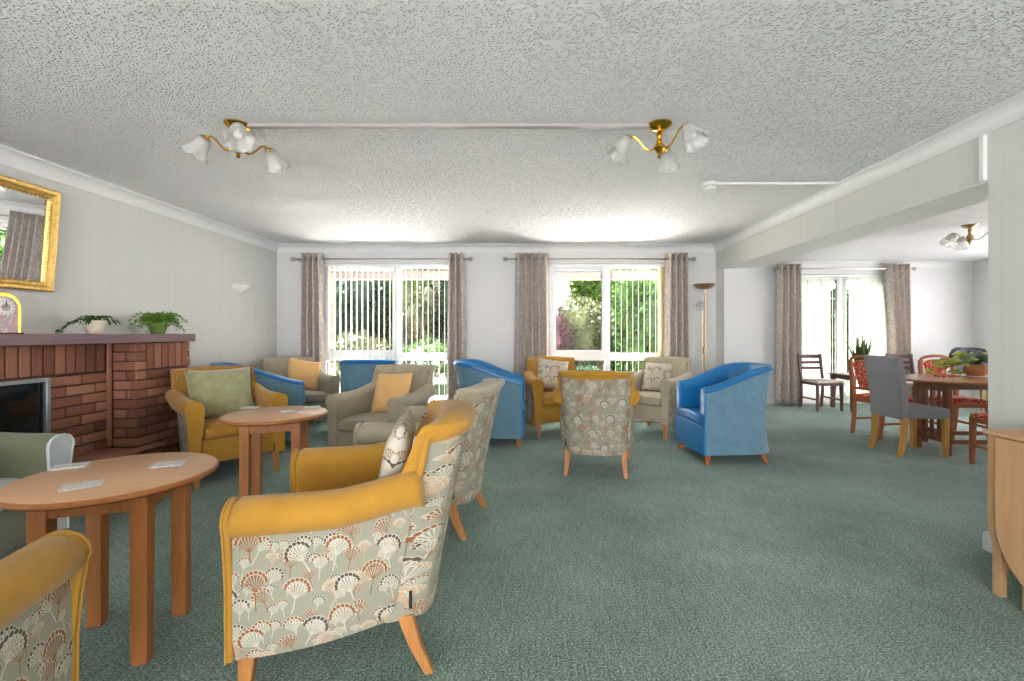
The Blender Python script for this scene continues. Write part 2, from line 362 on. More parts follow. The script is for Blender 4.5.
# ------------------------------------------------------------------ mesh helpers
class MB:
    def __init__(s): s.bm = bmesh.new()
    def face(s, vs):
        try: return s.bm.faces.new(vs)
        except ValueError: return None
    def box(s, x0, x1, y0, y1, z0, z1, mat=None):
        c = [(x, y, z) for x in (x0, x1) for y in (y0, y1) for z in (z0, z1)]
        v = [s.bm.verts.new(mat @ Vector(p) if mat else p) for p in c]
        for f in ((0, 1, 3, 2), (4, 6, 7, 5), (0, 4, 5, 1), (2, 3, 7, 6), (0, 2, 6, 4), (1, 5, 7, 3)):
            s.face([v[i] for i in f])
        return s
    def taper(s, p0, p1, a0, a1, b0=None, b1=None):
        """square bar from p0 to p1, half sizes a0 -> a1 (x) and b0 -> b1 (y)"""
        b0 = a0 if b0 is None else b0; b1 = a1 if b1 is None else b1
        ring = lambda p, a, b: [(p[0] + i * a, p[1] + j * b, p[2]) for i, j in ((-1, -1), (1, -1), (1, 1), (-1, 1))]
        return s.loft([ring(p0, a0, b0), ring(p1, a1, b1)])
    def loft(s, rings, cap=True, closed=False):
        V = [[s.bm.verts.new(p) for p in r] for r in rings]
        n = len(V[0]); m = len(V)
        for i in range(m if closed else m - 1):
            a, b = V[i], V[(i + 1) % m]
            for j in range(n): s.face((a[j], a[(j + 1) % n], b[(j + 1) % n], b[j]))
        if cap and not closed:
            s.face(list(reversed(V[0]))); s.face(V[-1])
        return s
    def tube(s, pts, r, n=8, closed=False, cap=True):
        pts = [Vector(p) for p in pts]; m = len(pts); rings = []; prev = None
        for i, p in enumerate(pts):
            if closed: t = pts[(i + 1) % m] - pts[i - 1]
            else: t = pts[min(i + 1, m - 1)] - pts[max(i - 1, 0)]
            t.normalize()
            if prev is None:
                up = Vector((0, 0, 1)) if abs(t.z) < .9 else Vector((1, 0, 0))
                u = t.cross(up).normalized()
            else:
                u = (prev - t * prev.dot(t)); u = u.normalized() if u.length > 1e-6 else t.orthogonal().normalized()
            prev = u; w = t.cross(u)
            rr = r[i] if isinstance(r, (list, tuple)) else r
            rings.append([p + (u * cos(2 * pi * k / n) + w * sin(2 * pi * k / n)) * rr for k in range(n)])
        return s.loft(rings, cap, closed)
    def lathe(s, prof, n=24, mat=None, cap=True, arc=2 * pi):
        rings = []
        for k in range(n):
            a = arc * k / n
            rings.append([(r * cos(a), r * sin(a), z) for r, z in prof])
        if mat: rings = [[mat @ Vector(p) for p in r] for r in rings]
        V = [[s.bm.verts.new(p) for p in r] for r in rings]
        for k in range(n):
            a, b = V[k], V[(k + 1) % n]
            for j in range(len(prof) - 1): s.face((a[j], b[j], b[j + 1], a[j + 1]))
        if cap:
            s.face([V[k][0] for k in reversed(range(n))]); s.face([V[k][-1] for k in range(n)])
        bmesh.ops.remove_doubles(s.bm, verts=[v for r in V for v in r if v.is_valid], dist=1e-6)
        return s
    def prism(s, poly, d0, d1, plane='XZ', mat=None):
        def P(a, b, d):
            p = {'XZ': (a, d, b), 'YZ': (d, a, b), 'XY': (a, b, d)}[plane]
            return mat @ Vector(p) if mat else p
        return s.loft([[P(a, b, d0) for a, b in poly], [P(a, b, d1) for a, b in poly]])
    def sphere(s, c, r, n=12, m=8, sz=1):
        prof = [(max(1e-4, r * sin(pi * i / m)), -r * sz * cos(pi * i / m)) for i in range(m + 1)]
        return s.lathe(prof, n, Matrix.Translation(c), cap=False)
    def leaf(s, p, d, up, L, W, fold=.25, seg=1):
        """leaf blade with a midrib fold"""
        d = d.normalized(); side = d.cross(up)
        side = side.normalized() if side.length > 1e-5 else d.orthogonal().normalized()
        nn = side.cross(d)
        a = s.bm.verts.new(p); b = s.bm.verts.new(p + d * L)
        m1 = s.bm.verts.new(p + d * L * .45 - nn * L * fold * .2)
        l = s.bm.verts.new(p + d * L * .42 + side * W / 2 + nn * W * fold * .5); r = s.bm.verts.new(p + d * L * .42 - side * W / 2 + nn * W * fold * .5)
        s.face((a, m1, l)); s.face((a, r, m1)); s.face((l, m1, b)); s.face((m1, r, b))
    def build(s, name, mat, parent=None, smooth=35, bevel=0, seg=2, sub=0, solid=0, loc=None, rot=None):
        bmesh.ops.recalc_face_normals(s.bm, faces=s.bm.faces)
        me = bpy.data.meshes.new(name); s.bm.to_mesh(me); s.bm.free()
        me.materials.append(M[mat] if isinstance(mat, str) else mat)
        if smooth:
            for p in me.polygons: p.use_smooth = True
            if smooth < 180: me.set_sharp_from_angle(angle=R(smooth))
        o = bpy.data.objects.new(name, me); COL.objects.link(o)
        if parent is not None: o.parent = parent
        if loc: o.location = loc
        if rot: o.rotation_euler = rot
        if solid:
            md = o.modifiers.new('solid', 'SOLIDIFY'); md.thickness = solid; md.offset = 0
        if bevel:
            md = o.modifiers.new('bevel', 'BEVEL'); md.width = bevel; md.segments = seg; md.limit_method = 'ANGLE'; md.angle_limit = R(35)
            md.harden_normals = False
        if sub:
            md = o.modifiers.new('sub', 'SUBSURF'); md.levels = sub; md.render_levels = sub
        return o

def tag(o, label, cat, group=None, kind=None):
    o['label'] = label; o['category'] = cat
    if group: o['group'] = group
    if kind: o['kind'] = kind
    return o
def thing(name, label, cat, loc=(0, 0, 0), rz=0, group=None):
    o = bpy.data.objects.new(name, None); COL.objects.link(o); o.empty_display_size = .1
    o.location = loc; o.rotation_euler = (0, 0, rz)
    return tag(o, label, cat, group)
def struct(name, mb, mat, parent=None, bevel=0, smooth=35, label=None):
    o = mb.build(name, mat, parent, bevel=bevel, smooth=smooth)
    if parent is None:
        o['kind'] = 'structure'
    return o
def clone(root, loc, rz, label, group=None):
    r = root.copy(); COL.objects.link(r); r.location = loc; r.rotation_euler = (0, 0, rz); r['label'] = label
    if group: r['group'] = group
    for ch in root.children:
        c = ch.copy(); COL.objects.link(c); c.parent = r
        for g in ch.children:
            d = g.copy(); COL.objects.link(d); d.parent = c
    return r
def smooth01(t): t = max(0, min(1, t)); return t * t * (3 - 2 * t)

# ------------------------------------------------------------------ room shell
XL, XR, YB, H = -3.45, 2.53, 6.2, 2.4       # main room
YF = -3.6                                   # wall behind the camera
XD, YD, XB = 7.49, 7.69, 2.90               # dining room: right wall, back wall; far face of the beam
JY, PY, BZ = 2.513, 5.93, 2.045             # jamb edge, pillar front, underside of the beam
T = .28
def wall_open(axis, fixed0, fixed1, a0, a1, z0, z1, holes):
    """wall slab with rectangular openings [(a0,a1,z0,z1)]"""
    mb = MB()
    def bx(p0, p1, q0, q1):
        if p1 - p0 < 1e-4 or q1 - q0 < 1e-4: return
        if axis == 'X': mb.box(p0, p1, fixed0, fixed1, q0, q1)
        else: mb.box(fixed0, fixed1, p0, p1, q0, q1)
    cur = a0
    for h0, h1, hz0, hz1 in sorted(holes):
        bx(cur, h0, z0, z1); bx(h0, h1, z0, hz0); bx(h0, h1, hz1, z1); cur = h1
    bx(cur, a1, z0, z1)
    return mb

LSH = [(XL - T, YF - T), (XD + T, YF - T), (XD + T, YD + T), (XB - .2, YD + T), (XB - .2, YB + T), (XL - T, YB + T)]
fl = MB().prism(LSH, -.12, 0, 'XY'); struct('floor', fl, 'carpet')
ce = MB().prism(LSH, H, H + .15, 'XY'); struct('ceiling', ce, 'ceiling')
struct('wall_left', MB().box(XL - T, XL, YF - T, YB + T, 0, H), 'wall')
W1 = (-2.87, -1.03, .12, 2.15); W2 = (.26, 1.87, .12, 2.15); W3 = (4.5, 6.15, .03, 2.2)
struct('wall_back', wall_open('X', YB, YB + T, XL, XB, 0, H, [W1, W2]), 'wall_plain')
struct('wall_right', MB().box(XR, XB, YF - T, JY, 0, H), 'wall')
struct('ceiling_soffit', MB().box(XR + .004, XB - .002, JY, PY, BZ - .006, BZ), 'coving')
bm_ = MB().box(XR, XB, JY, YB, BZ, H); struct('ceiling_beam', bm_, 'wall')
struct('wall_pillar', MB().box(XR, XB, PY, YB, 0, BZ), 'wall_plain')
struct('wall_front', wall_open('X', YF - T, YF, XL, XR, 0, H, [(-3.2, 2.3, .1, 2.25)]), 'wall')
struct('wall_dining_back', wall_open('X', YD, YD + T, XB - .01, XD, 0, H, [W3]), 'wall_plain')
struct('wall_dining_left', MB().box(XB - .2, XB, YB, YD + T, 0, H), 'wall_plain')
struct('wall_dining_right', wall_open('Y', XD, XD + T, 1.7, YD + T, 0, H, [(3.2, 6.6, .5, 2.2)]), 'wall_plain')
struct('wall_dining_front', MB().box(XB, XD + T, 1.7, 1.98, 0, H), 'wall_plain')

def coving(name, p0, p1, inward):
    """concave plaster cove from p0 to p1 under the ceiling; inward = unit vector away from the wall"""
    p0 = Vector(p0); p1 = Vector(p1); iv = Vector(inward)
    prof = [(0, H), (0, H - .1), (.012, H - .1)]
    for k in range(7):
        a = pi / 2 * k / 6
        prof.append((.085 - .073 * cos(a), H - .012 - .076 * (1 - sin(a))))
    prof += [(.085, H)]
    rings = [[(p.x + iv.x * d, p.y + iv.y * d, z) for d, z in prof] for p in (p0, p1)]
    return struct(name, MB().loft(rings), 'coving')
coving('trim_1', (XL, YF, 0), (XL, YB, 0), (1, 0, 0))
coving('trim_2', (XL, YB, 0), (XR, YB, 0), (0, -1, 0))
coving('trim_3', (XR, YF, 0), (XR, YB, 0), (-1, 0, 0))
coving('trim_4', (XB, YD, 0), (XD, YD, 0), (0, -1, 0))
coving('trim_5', (XD, 1.98, 0), (XD, YD, 0), (-1, 0, 0))
def skirt(name, p0, p1, iv):
    prof = [(0, 0), (.016, 0), (.016, .085), (.008, .1), (0, .1)]
    rings = [[(p[0] + iv[0] * d, p[1] + iv[1] * d, z) for d, z in prof] for p in (p0, p1)]
    return struct(name, MB().loft(rings), 'coving')
skirt('baseboard_left', (XL, 4.16), (XL, YB), (1, 0))
for i, (a, b) in enumerate(((XL, -2.87), (-1.03, .26), (1.87, XR))): skirt('baseboard_back' + ('', '_middle', '_corner')[i], (a, YB), (b, YB), (0, -1))
skirt('baseboard_dining_back', (XB, YD), (4.5, YD), (0, -1)); skirt('baseboard_dining_corner', (6.15, YD), (XD, YD), (0, -1))
skirt('baseboard_dining_right', (XD, 1.98), (XD, YD), (-1, 0))
skirt('baseboard_right', (XR, YF), (XR, JY), (-1, 0)); skirt('baseboard_jamb', (XR - .016, JY), (XB, JY), (0, 1))
skirt('baseboard_pillar', (XR, PY), (XB, PY), (0, -1)); skirt('baseboard_pillar_side', (XR, PY - .016), (XR, YB), (-1, 0))

# windows ------------------------------------------------------------
def window(name, X0, X1, Z0, Z1, yf, mull, tz, panes_extra, lower=True):
    """uPVC window: outer frame, mullion, transom, casements, gaskets, panes"""
    w = thing(name, 'white framed window', 'window'); del w['category']; del w['label']; w['kind'] = 'structure'
    y0, y1 = yf, yf + .07
    fr = MB(); f = .055
    fr.box(X0, X0 + f, y0, y1, Z0, Z1); fr.box(X1 - f, X1, y0, y1, Z0, Z1)
    fr.box(X0 + f, X1 - f, y0, y1, Z1 - f, Z1); fr.box(X0 + f, X1 - f, y0, y1, Z0, Z0 + f)
    ms = [X0 + f] + [m for m in mull] + [X1 - f]
    hw = .035
    for m in mull: fr.box(m - hw, m + hw, y0, y1, Z0 + f, Z1 - f)
    for i in range(len(ms) - 1):
        a = ms[i] + (hw if i else 0); b = ms[i + 1] - (hw if i < len(ms) - 2 else 0)
        if tz: fr.box(a, b, y0, y1, tz - .05, tz + .05)
    fr.build('frame', 'upvc', w, bevel=.006)
    for i in range(len(ms) - 1):
        a = ms[i] + (hw if i else 0); b = ms[i + 1] - (hw if i < len(ms) - 2 else 0)
        cells = [(tz + .05, Z1 - f), (Z0 + f, tz - .05)] if tz else [(Z0 + f, Z1 - f)]
        for j, (za, zb) in enumerate(cells):
            c = panes_extra[i] if j == 0 else .012
            if c > .02:
                ca = MB(); ca.box(a, a + c, y0 - .018, y1 - .02, za, zb); ca.box(b - c, b, y0 - .018, y1 - .02, za, zb)
                ca.box(a + c, b - c, y0 - .018, y1 - .02, za, za + c); ca.box(a + c, b - c, y0 - .018, y1 - .02, zb - c, zb)
                cs = ca.build('casement', 'upvc', w, bevel=.006)
                if i == 0 and len(ms) == 3:
                    h = MB(); h.box(b - .03, b - .008, y0 - .035, y0 - .018, (za + zb) / 2 - .02, (za + zb) / 2 + .03)
                    h.box(b - .028, b - .012, y0 - .055, y0 - .036, (za + zb) / 2 - .10, (za + zb) / 2 + .02); h.build('handle', 'upvc', cs, bevel=.004)
            g = MB(); q = .009; ya, yb = y0 + .004, y0 + .03
            a2, b2, z2, z3 = a + c, b - c, za + c, zb - c
            g.box(a2, a2 + q, ya, yb, z2, z3); g.box(b2 - q, b2, ya, yb, z2, z3); g.box(a2 + q, b2 - q, ya, yb, z2, z2 + q); g.box(a2 + q, b2 - q, ya, yb, z3 - q, z3)
            g.build('gasket', 'gasket', w)
            MB().box(a2 + q, b2 - q, y0 + .012, y0 + .018, z2 + q, z3 - q).build('pane', 'glass', w)
    return w
window('window_1', *W1, 6.28, [-1.815], .87, [.045, .012])
window('window_2', *W2, 6.28, [1.07], .87, [.045, .012])
window('window_3', *W3, 7.80, [5.34], None, [.045, .045])
window('added_window_rear', -3.2, 2.3, .1, 2.25, -3.75, [-1.4, .5], None, [.03, .03, .03])  # unseen glazing added behind the camera to let more light in
w5 = MB(); 
for a in (3.2, 4.9, 6.55): w5.box(7.6, 7.67, a, a + .05, .5, 2.2)
w5.box(7.6, 7.67, 3.25, 6.55, .5, .55); w5.box(7.6, 7.67, 3.25, 6.55, 2.15, 2.2); struct('added_window_dining', w5, 'upvc')  # unseen side window added to brighten the dining room
# inner sills
for i, (a, b, z, y) in enumerate(((-2.87, -1.03, .12, YB), (.26, 1.87, .12, YB))):
    struct('windowsill_%d' % (i + 1), MB().box(a, b, y - .02, 6.28, z - .001, z + .02), 'upvc', bevel=.004)

# ------------------------------------------------------------------ garden
gz = -.06
struct('patio', MB().box(-9, 14, YB + T, 9.2, gz - .1, gz), 'stone')
struct('lawn', MB().box(-16, 24, 9.2, 24, gz - .14, gz - .03), 'grass')
struct('exterior_beam', MB().box(-5, 2.75, 7.3, 7.5, 2.07, 2.2), 'fascia')
# brick pier outside the left window
def bricks(mb, o, u, n, width, z0, courses, L=.215, h=.065, j=.010, depth=.05, soldier=False, stagger=True):
    """lay bricks on a plane: o = start point, u = unit vector along the wall, n = outward normal"""
    u = Vector(u); n = Vector(n); o = Vector(o)
    if soldier:
        k = 0; x = 0
        while x < width - .02:
            w = min(h, width - x)
            lay(mb, o + u * x + Vector((0, 0, z0)), u, n, w, L - j, depth)
            x += h + j
        return
    for c in range(courses):
        x = -(L + j) / 2 if (c % 2 and stagger) else 0
        while x < width - .015:
            a = max(0, x); b = min(width, x + L)
            if b - a > .02: lay(mb, o + u * a + Vector((0, 0, z0 + c * (h + j))), u, n, b - a, h, depth)
            x += L + j
def lay(mb, p, u, n, w, h, depth):
    e = random.uniform(-.003, .004); c = .004
    r = []
    for d, s in ((-depth, 0), (e - c, 0), (e, c)):
        r.append([p + n * d + u * s + Vector((0, 0, s)), p + n * d + u * (w - s) + Vector((0, 0, s)), p + n * d + u * (w - s) + Vector((0, 0, h - s)), p + n * d + u * s + Vector((0, 0, h - s))])
    mb.loft(r)
bp = MB(); bricks(bp, (-3.35, 6.62, 0), (1, 0, 0), (0, -1, 0), .37, gz, 38); bricks(bp, (-2.98, 6.62, 0), (0, 1, 0), (1, 0, 0), .3, gz, 38)
pier = struct('exterior_pier', MB().box(-3.34, -2.99, 6.63, 6.92, gz, 2.75), 'mortar')
bp.build('brick_face', 'brick', pier)

def shrub(name, label, c, rx, ry, rz_, leaf, n, L, z0=gz, flower=None, nf=0, stemh=.3, cat='shrub', group=None):
    t = thing(name, label, cat, (c[0], c[1], z0), 0, group)
    mb = MB(); cz = stemh + rz_
    blobs = [(random.uniform(-.55, .55) * rx, random.uniform(-.55, .55) * ry, cz + random.uniform(-.6, .6) * rz_, random.uniform(.35, .6)) for _ in range(9)] + [(0, 0, cz, .8)]
    for i in range(int(n * 1.7)):
        bx, by, bz, s = random.choice(blobs)
        d = Vector((random.gauss(0, 1), random.gauss(0, 1), random.gauss(0, 1))).normalized()
        k = random.uniform(.6, 1.0)
        p = Vector((bx + d.x * rx * s * k, by + d.y * ry * s * k, max(.05, bz + d.z * rz_ * s * k)))
        dd = (d + Vector((random.uniform(-.8, .8), random.uniform(-.8, .8), random.uniform(-1, .5)))).normalized()
        mb.leaf(p, dd, Vector((random.uniform(-1, 1), random.uniform(-1, 1), 1)), L * random.uniform(.6, 1.3), L * .55)
    mb.build('foliage', leaf, t, smooth=0)
    co = MB()
    for bx, by, bz, s in blobs:
        m_ = 7; rr = []
        for k in range(m_ + 1):
            f = pi * k / m_; rr.append([Vector((bx + rx * s * .5 * max(.02, sin(f)) * cos(q * pi / 5) * random.uniform(.8, 1.15), by + ry * s * .5 * max(.02, sin(f)) * sin(q * pi / 5) * random.uniform(.8, 1.15), max(.03, bz - rz_ * s * .5 * cos(f) * random.uniform(.9, 1.1)))) for q in range(10)])
        co.loft(rr)
    co.build('inner_foliage', leaf, t, smooth=0)
    st = MB()
    for i in range(5):
        a = random.uniform(0, 6.28); e = Vector((cos(a) * rx * .5, sin(a) * ry * .5, cz + rz_ * .3))
        st.tube([(cos(a) * .03, sin(a) * .03, 0), e * .5, e], [.03, .02, .008], 6)
    st.build('stem', 'bark', t)
    if flower:
        fb = MB()
        for i in range(nf):
            bx, by, bz, s = random.choice(blobs)
            d = Vector((random.gauss(0, 1), -abs(random.gauss(0, 1)), random.gauss(0, .7))).normalized()
            p = Vector((bx + d.x * rx * s * 1.05, by + d.y * ry * s * 1.05, max(.1, bz + d.z * rz_ * s)))
            for q in range(6):
                a = q * pi / 3
                fb.leaf(p, Vector((cos(a), -.5, sin(a))), Vector((0, -1, 0)), .07, .06)
        fb.build('blossom', flower, t, smooth=0)
    return t
G = 'garden shrubs beyond the windows'
shrub('shrub', 'deep green conifer-like shrub behind the left pane of the two-pane blind-covered window', (-4.1, 10.6), 1.1, .8, 1.7, 'leafB', 2600, .12, group=G)
shrub('shrub', 'bright lime green tall shrub in the middle of the leftmost window', (-3.0, 11.2), .9, .8, 1.8, 'leafE', 2400, .12, group=G)
shrub('shrub', 'dark green shrub seen in the right pane of the leftmost window', (-1.9, 11.0), 1.1, .8, 1.8, 'leafB', 2600, .12, group=G)
shrub('rose_bush', 'pale leafed bush with orange flowers low in left pane of the leftmost window', (-3.5, 9.4), .75, .5, .5, 'leafC', 1500, .08, flower='petal_o', nf=9, stemh=.3, group=G)
shrub('rose_bush', 'low bush with white flowers in right pane of the leftmost window', (-2.1, 9.2), .8, .5, .45, 'leafA', 1500, .08, flower='petal_w', nf=26, stemh=.2, group=G)
shrub('shrub', 'tall pale flowering shrub between the lime and dark shrubs of the leftmost window', (-2.55, 10.1), .55, .5, 1.0, 'leafC', 1300, .09, stemh=.5, group=G)
shrub('shrub', 'pink and purple leafed shrub low left in the window by the floor lamp', (.45, 10.4), .7, .6, .9, 'leafD', 4000, .075, stemh=.15, group=G)
shrub('shrub', 'pale yellow-green shrub in the middle of the clear pane', (1.3, 10.7), .85, .6, .95, 'leafC', 4400, .075, stemh=.2, group=G)
shrub('tree', 'tall light green tree above the shrubs in the clear pane', (1.9, 12.6), 1.05, .9, 1.3, 'leafE', 2400, .13, stemh=1.2, cat='tree', group=G)
shrub('shrub', 'bushy green shrub behind the half open blind beside the floor lamp', (2.4, 10.2), .8, .7, 1.4, 'leafA', 2600, .11, stemh=.2, group=G)
shrub('shrub', 'low dark green bush under the pink shrub', (.8, 9.6), .8, .4, .3, 'leafB', 1200, .09, stemh=.05, group=G)
shrub('tree', 'broad tree behind the shrubs at far right of the lamp side window', (3.9, 12.5), 1.4, 1.0, 1.7, 'leafA', 2600, .14, stemh=.6, cat='tree', group=G)
shrub('shrub', 'green shrub outside the dining room blind, left', (6.2, 11.0), 1.0, .8, 1.3, 'leafA', 1800, .13, group=G)
shrub('tree', 'green tree outside the dining room blind, right', (7.6, 12.8), 1.2, .9, 1.5, 'leafB', 1800, .14, stemh=.9, cat='tree', group=G)
def hedge(label, x0, x1, y, hgt, leaf, n, L):
    t = thing('hedge', label, 'hedge', ((x0 + x1) / 2, y, gz), 0, G)
    W = (x1 - x0) / 2; mb = MB(); N = 40; rows = []
    bump = lambda x, z: .16 * sin(x * 2.1 + z) + .12 * sin(x * 5 + 2 * z) + .08 * sin(z * 7 + x)
    for j in range(13):
        z = hgt * j / 12; rows.append([Vector((-W + 2 * W * i / N, -.35 + bump(i * .4, z), z + (.12 * sin(i * 1.3) if j == 12 else 0))) for i in range(N + 1)] + [Vector((W - 2 * W * i / N, .35, z)) for i in range(N + 1)])
    mb.loft(rows); mb.build('inner_foliage', leaf, t, smooth=0)
    mb = MB()
    for i in range(n):
        x = random.uniform(-W, W); z = random.uniform(0, hgt + .15)
        p = Vector((x, -.4 + bump((x + W) / (2 * W) * N * .4, z) + random.uniform(-.12, .1), z))
        mb.leaf(p, Vector((random.uniform(-1, 1), random.uniform(-1.2, .1), random.uniform(-1, .5))), Vector((random.uniform(-1, 1), random.uniform(-1, 1), 1)), L * random.uniform(.6, 1.3), L * .55)
    mb.build('foliage', leaf, t, smooth=0)
hedge('tall dark green hedge closing the garden beyond the leftmost window', -8.2, -.4, 13.8, 3.8, 'leafB', 5200, .16)
hedge('tall mid green hedge beyond the blind side of the window by the floor lamp', 2.35, 6.0, 15.4, 4.1, 'leafA', 2800, .17)
hedge('lower hedge behind the pink shrub in the clear pane', -.2, 2.3, 15.0, 1.2, 'leafA', 1800, .15)
hedge('hedge beyond the dining room blind', 6.1, 11.5, 14.6, 2.6, 'leafA', 2200, .18)
# reflected / side greenery
# black garden chair on the patio
gc = thing('garden_chair', 'black metal garden chair on the patio beyond the leftmost window', 'chair', (-1.55, 8.2, gz), R(20))
mb = MB()
for x in (-.22, .22):
    mb.tube([(x, -.22, 0), (x, -.22, .43)], .012, 6); mb.tube([(x, .22, 0), (x, .2, .45), (x, .28, .88)], .012, 6)
mb.build('leg_frame', 'iron', gc)
mb = MB()
for k in range(7): mb.box(-.23, .23, -.22 + k * .065, -.18 + k * .065, .43, .445)
mb.build('seat', 'iron', gc)
mb = MB()
for k in range(6): mb.tube([(-.2 + k * .08, .2, .46), (-.2 + k * .08, .27, .84)], .008, 5)
mb.tube([(-.22, .28, .86), (0, .29, .9), (.22, .28, .86)], .012, 6); mb.build('backrest', 'iron', gc)

# ------------------------------------------------------------------ curtains, rods, blinds
def rod(label, x0, x1, y, z, wall_y, brk):
    t = thing('curtain_rod', label, 'curtain rod', (0, y, z), 0, 'curtain rods')
    MB().tube([(x0, 0, 0), (x1, 0, 0)], .011, 10).build('pole', 'chrome', t)
    for x, s in ((x0, -1), (x1, 1)):
        f = MB(); f.lathe([(.012, -.012), (.016, 0), (.024, .012), (.03, .03), (.024, .05), (.006, .058)], 14, Matrix.Translation((x, 0, 0)) @ Matrix.Rotation(R(90) * s, 4, 'Y')); f.build('finial', 'chrome', t)
    for x in brk:
        b = MB(); b.tube([(x, 0, -.012), (x, wall_y - y, -.012)], .008, 8); b.box(x - .02, x + .02, wall_y - y - .008, wall_y - y, -.05, .03); b.build('bracket', 'chrome', t)
    return t
rod('steel curtain rod above the leftmost window', -3.14, -.82, 6.08, 2.19, YB, (-3.1, -.9))
rod('steel curtain rod above the window beside the floor lamp', -.30, 2.16, 6.08, 2.19, YB, (-.24, 2.13))
rod('steel curtain rod above the dining room window', 4.1, 6.36, 7.57, 2.27, YD, (4.16, 6.32))

def curtain(label, x0, x1, y, zt, folds, phase=0, amp=.058, z0=.02, tieback=0, group='patterned curtains'):
    t = thing('curtain', label, 'curtain', ((x0 + x1) / 2, y, 0), 0, group)
    mb = MB(); nu, nv = folds * 14, 26; V = []
    w = x1 - x0
    for j in range(nv + 1):
        s = j / nv; z = zt + (z0 - zt) * s; row = []
        for i in range(nu + 1):
            q = i / nu
            a = q * folds * 2 * pi + phase + .5 * sin(s * 2.2 + q * 5)* (s)
            x = -w / 2 + w * q + .012 * sin(2 * a) * w / folds * 3 + (.03 * s * (q - .5) * 2)
            if tieback: x += tieback * smooth01(s * 1.6) * (1 - q)
            w_ = sin(a); yy = amp * (abs(w_) ** .75 * (1 if w_ > 0 else -1) * 1.15 + .18 * sin(2 * a + 1)) * (1 - .2 * s * sin(q * 9))
            row.append(mb.bm.verts.new((x, yy, z)))
        V.append(row)
    for j in range(nv):
        for i in range(nu): mb.face((V[j][i], V[j][i + 1], V[j + 1][i + 1], V[j + 1][i]))
    mb.build('cloth', 'curtain', t, smooth=180, solid=.005)
    for i in range(folds * 2):
        q = (i + .5) / (folds * 2); a = q * folds * 2 * pi + phase
        if abs(sin(a)) > 1.1: continue
        # eyelet where the cloth crosses the rod
        qz = ((i) * pi - phase) / (folds * 2 * pi)
        if qz < .02 or qz > .98: continue
        x = -w / 2 + w * qz; ang = atan2(amp * cos(qz * folds * 2 * pi + phase) * folds * 2 * pi / w, 1)
        e = MB(); rr = [(cos(k * pi / 8) * .022, sin(k * pi / 8) * .022) for k in range(16)]
        m = Matrix.Translation((x, 0, zt - .075)) @ Matrix.Rotation(ang, 4, 'Z')
        e.tube([m @ Vector((p, 0, r)) for p, r in rr], .005, 6, closed=True); e.build('eyelet', 'chrome', t)
    return t
curtain('speckled taupe curtain at the left side of the leftmost window', -3.07, -2.78, 6.08, 2.265, 4, .4)
curtain('speckled taupe curtain at the right side of the leftmost window', -1.1, -.88, 6.08, 2.265, 3, 1.2)
curtain('wide speckled curtain between the two main room windows, left of the clear pane', -.19, .255, 6.08, 2.265, 5, 2.0)
curtain('speckled curtain between the sunlit blind stack and the brass floor lamp', 1.82, 2.11, 6.08, 2.265, 4, .8)
curtain('speckled grey curtain at the left of the dining room window', 4.13, 4.53, 7.57, 2.345, 4, 2.4)
curtain('speckled grey curtain gathered at the right of the dining room window', 5.9, 6.29, 7.57, 2.345, 4, .3, tieback=.1)

def blind(label, x0, x1, y, ztop, zbot, xs, angs, mats, group='vertical blinds'):
    t = thing('vertical_blind', label, 'blind', ((x0 + x1) / 2, y, 0), 0, group)
    xm = (x0 + x1) / 2
    MB().box(x0 - xm, x1 - xm, -.02, .02, ztop - .035, ztop).build('headrail', 'upvc', t, bevel=.004)
    base = {}
    for x, a, mt in zip(xs, angs, mats):
        if mt not in base:
            mb = MB(); n = 6; ring0 = []; W = .0445
            pts = [(-W + 2 * W * k / n, .004 * (1 - (2 * k / n - 1) ** 2)) for k in range(n + 1)]
            poly = pts + [(p, q - .0012) for p, q in reversed(pts)]
            mb.prism(poly, zbot, ztop - .04, 'XY')
            o = mb.build('slat', mt, t, smooth=60); base[mt] = o
        else:
            o = base[mt].copy(); COL.objects.link(o); o.parent = t
        o.location = (x - xm, 0, 0); o.rotation_euler = (0, 0, a)
    ch = MB(); ch.tube([(x1 - xm - .01, -.025, ztop - .03), (x1 - xm - .01, -.025, .7)], .003, 5); ch.build('pull_cord', 'upvc', t)
    return t
xs = [-2.74 + .075 * k for k in range(22)]
blind('vertical blind with open slats across the leftmost window', -2.83, -1.07, 6.215, 2.145, .16, xs, [R(99)] * len(xs), ['slat'] * len(xs))
xs = [1.17 + .078 * k for k in range(8)] + [1.79 + .011 * k for k in range(5)]
blind('vertical blind drawn half open over the pane beside the floor lamp', .3, 1.86, 6.215, 2.145, .16, xs, [R(79)] * 8 + [R(6)] * 5, ['slat'] * 8 + ['slat_sunlit'] * 5)
xs = [4.58 + .079 * k for k in range(19)]
blind('white vertical blind closed across the dining room window', 4.53, 6.12, 7.72, 2.19, .06, xs, [R(5 + (48 if k in (7, 8, 10) else 22 if k in (2, 5, 13) else 0)) for k in range(19)], ['slat'] * 19)

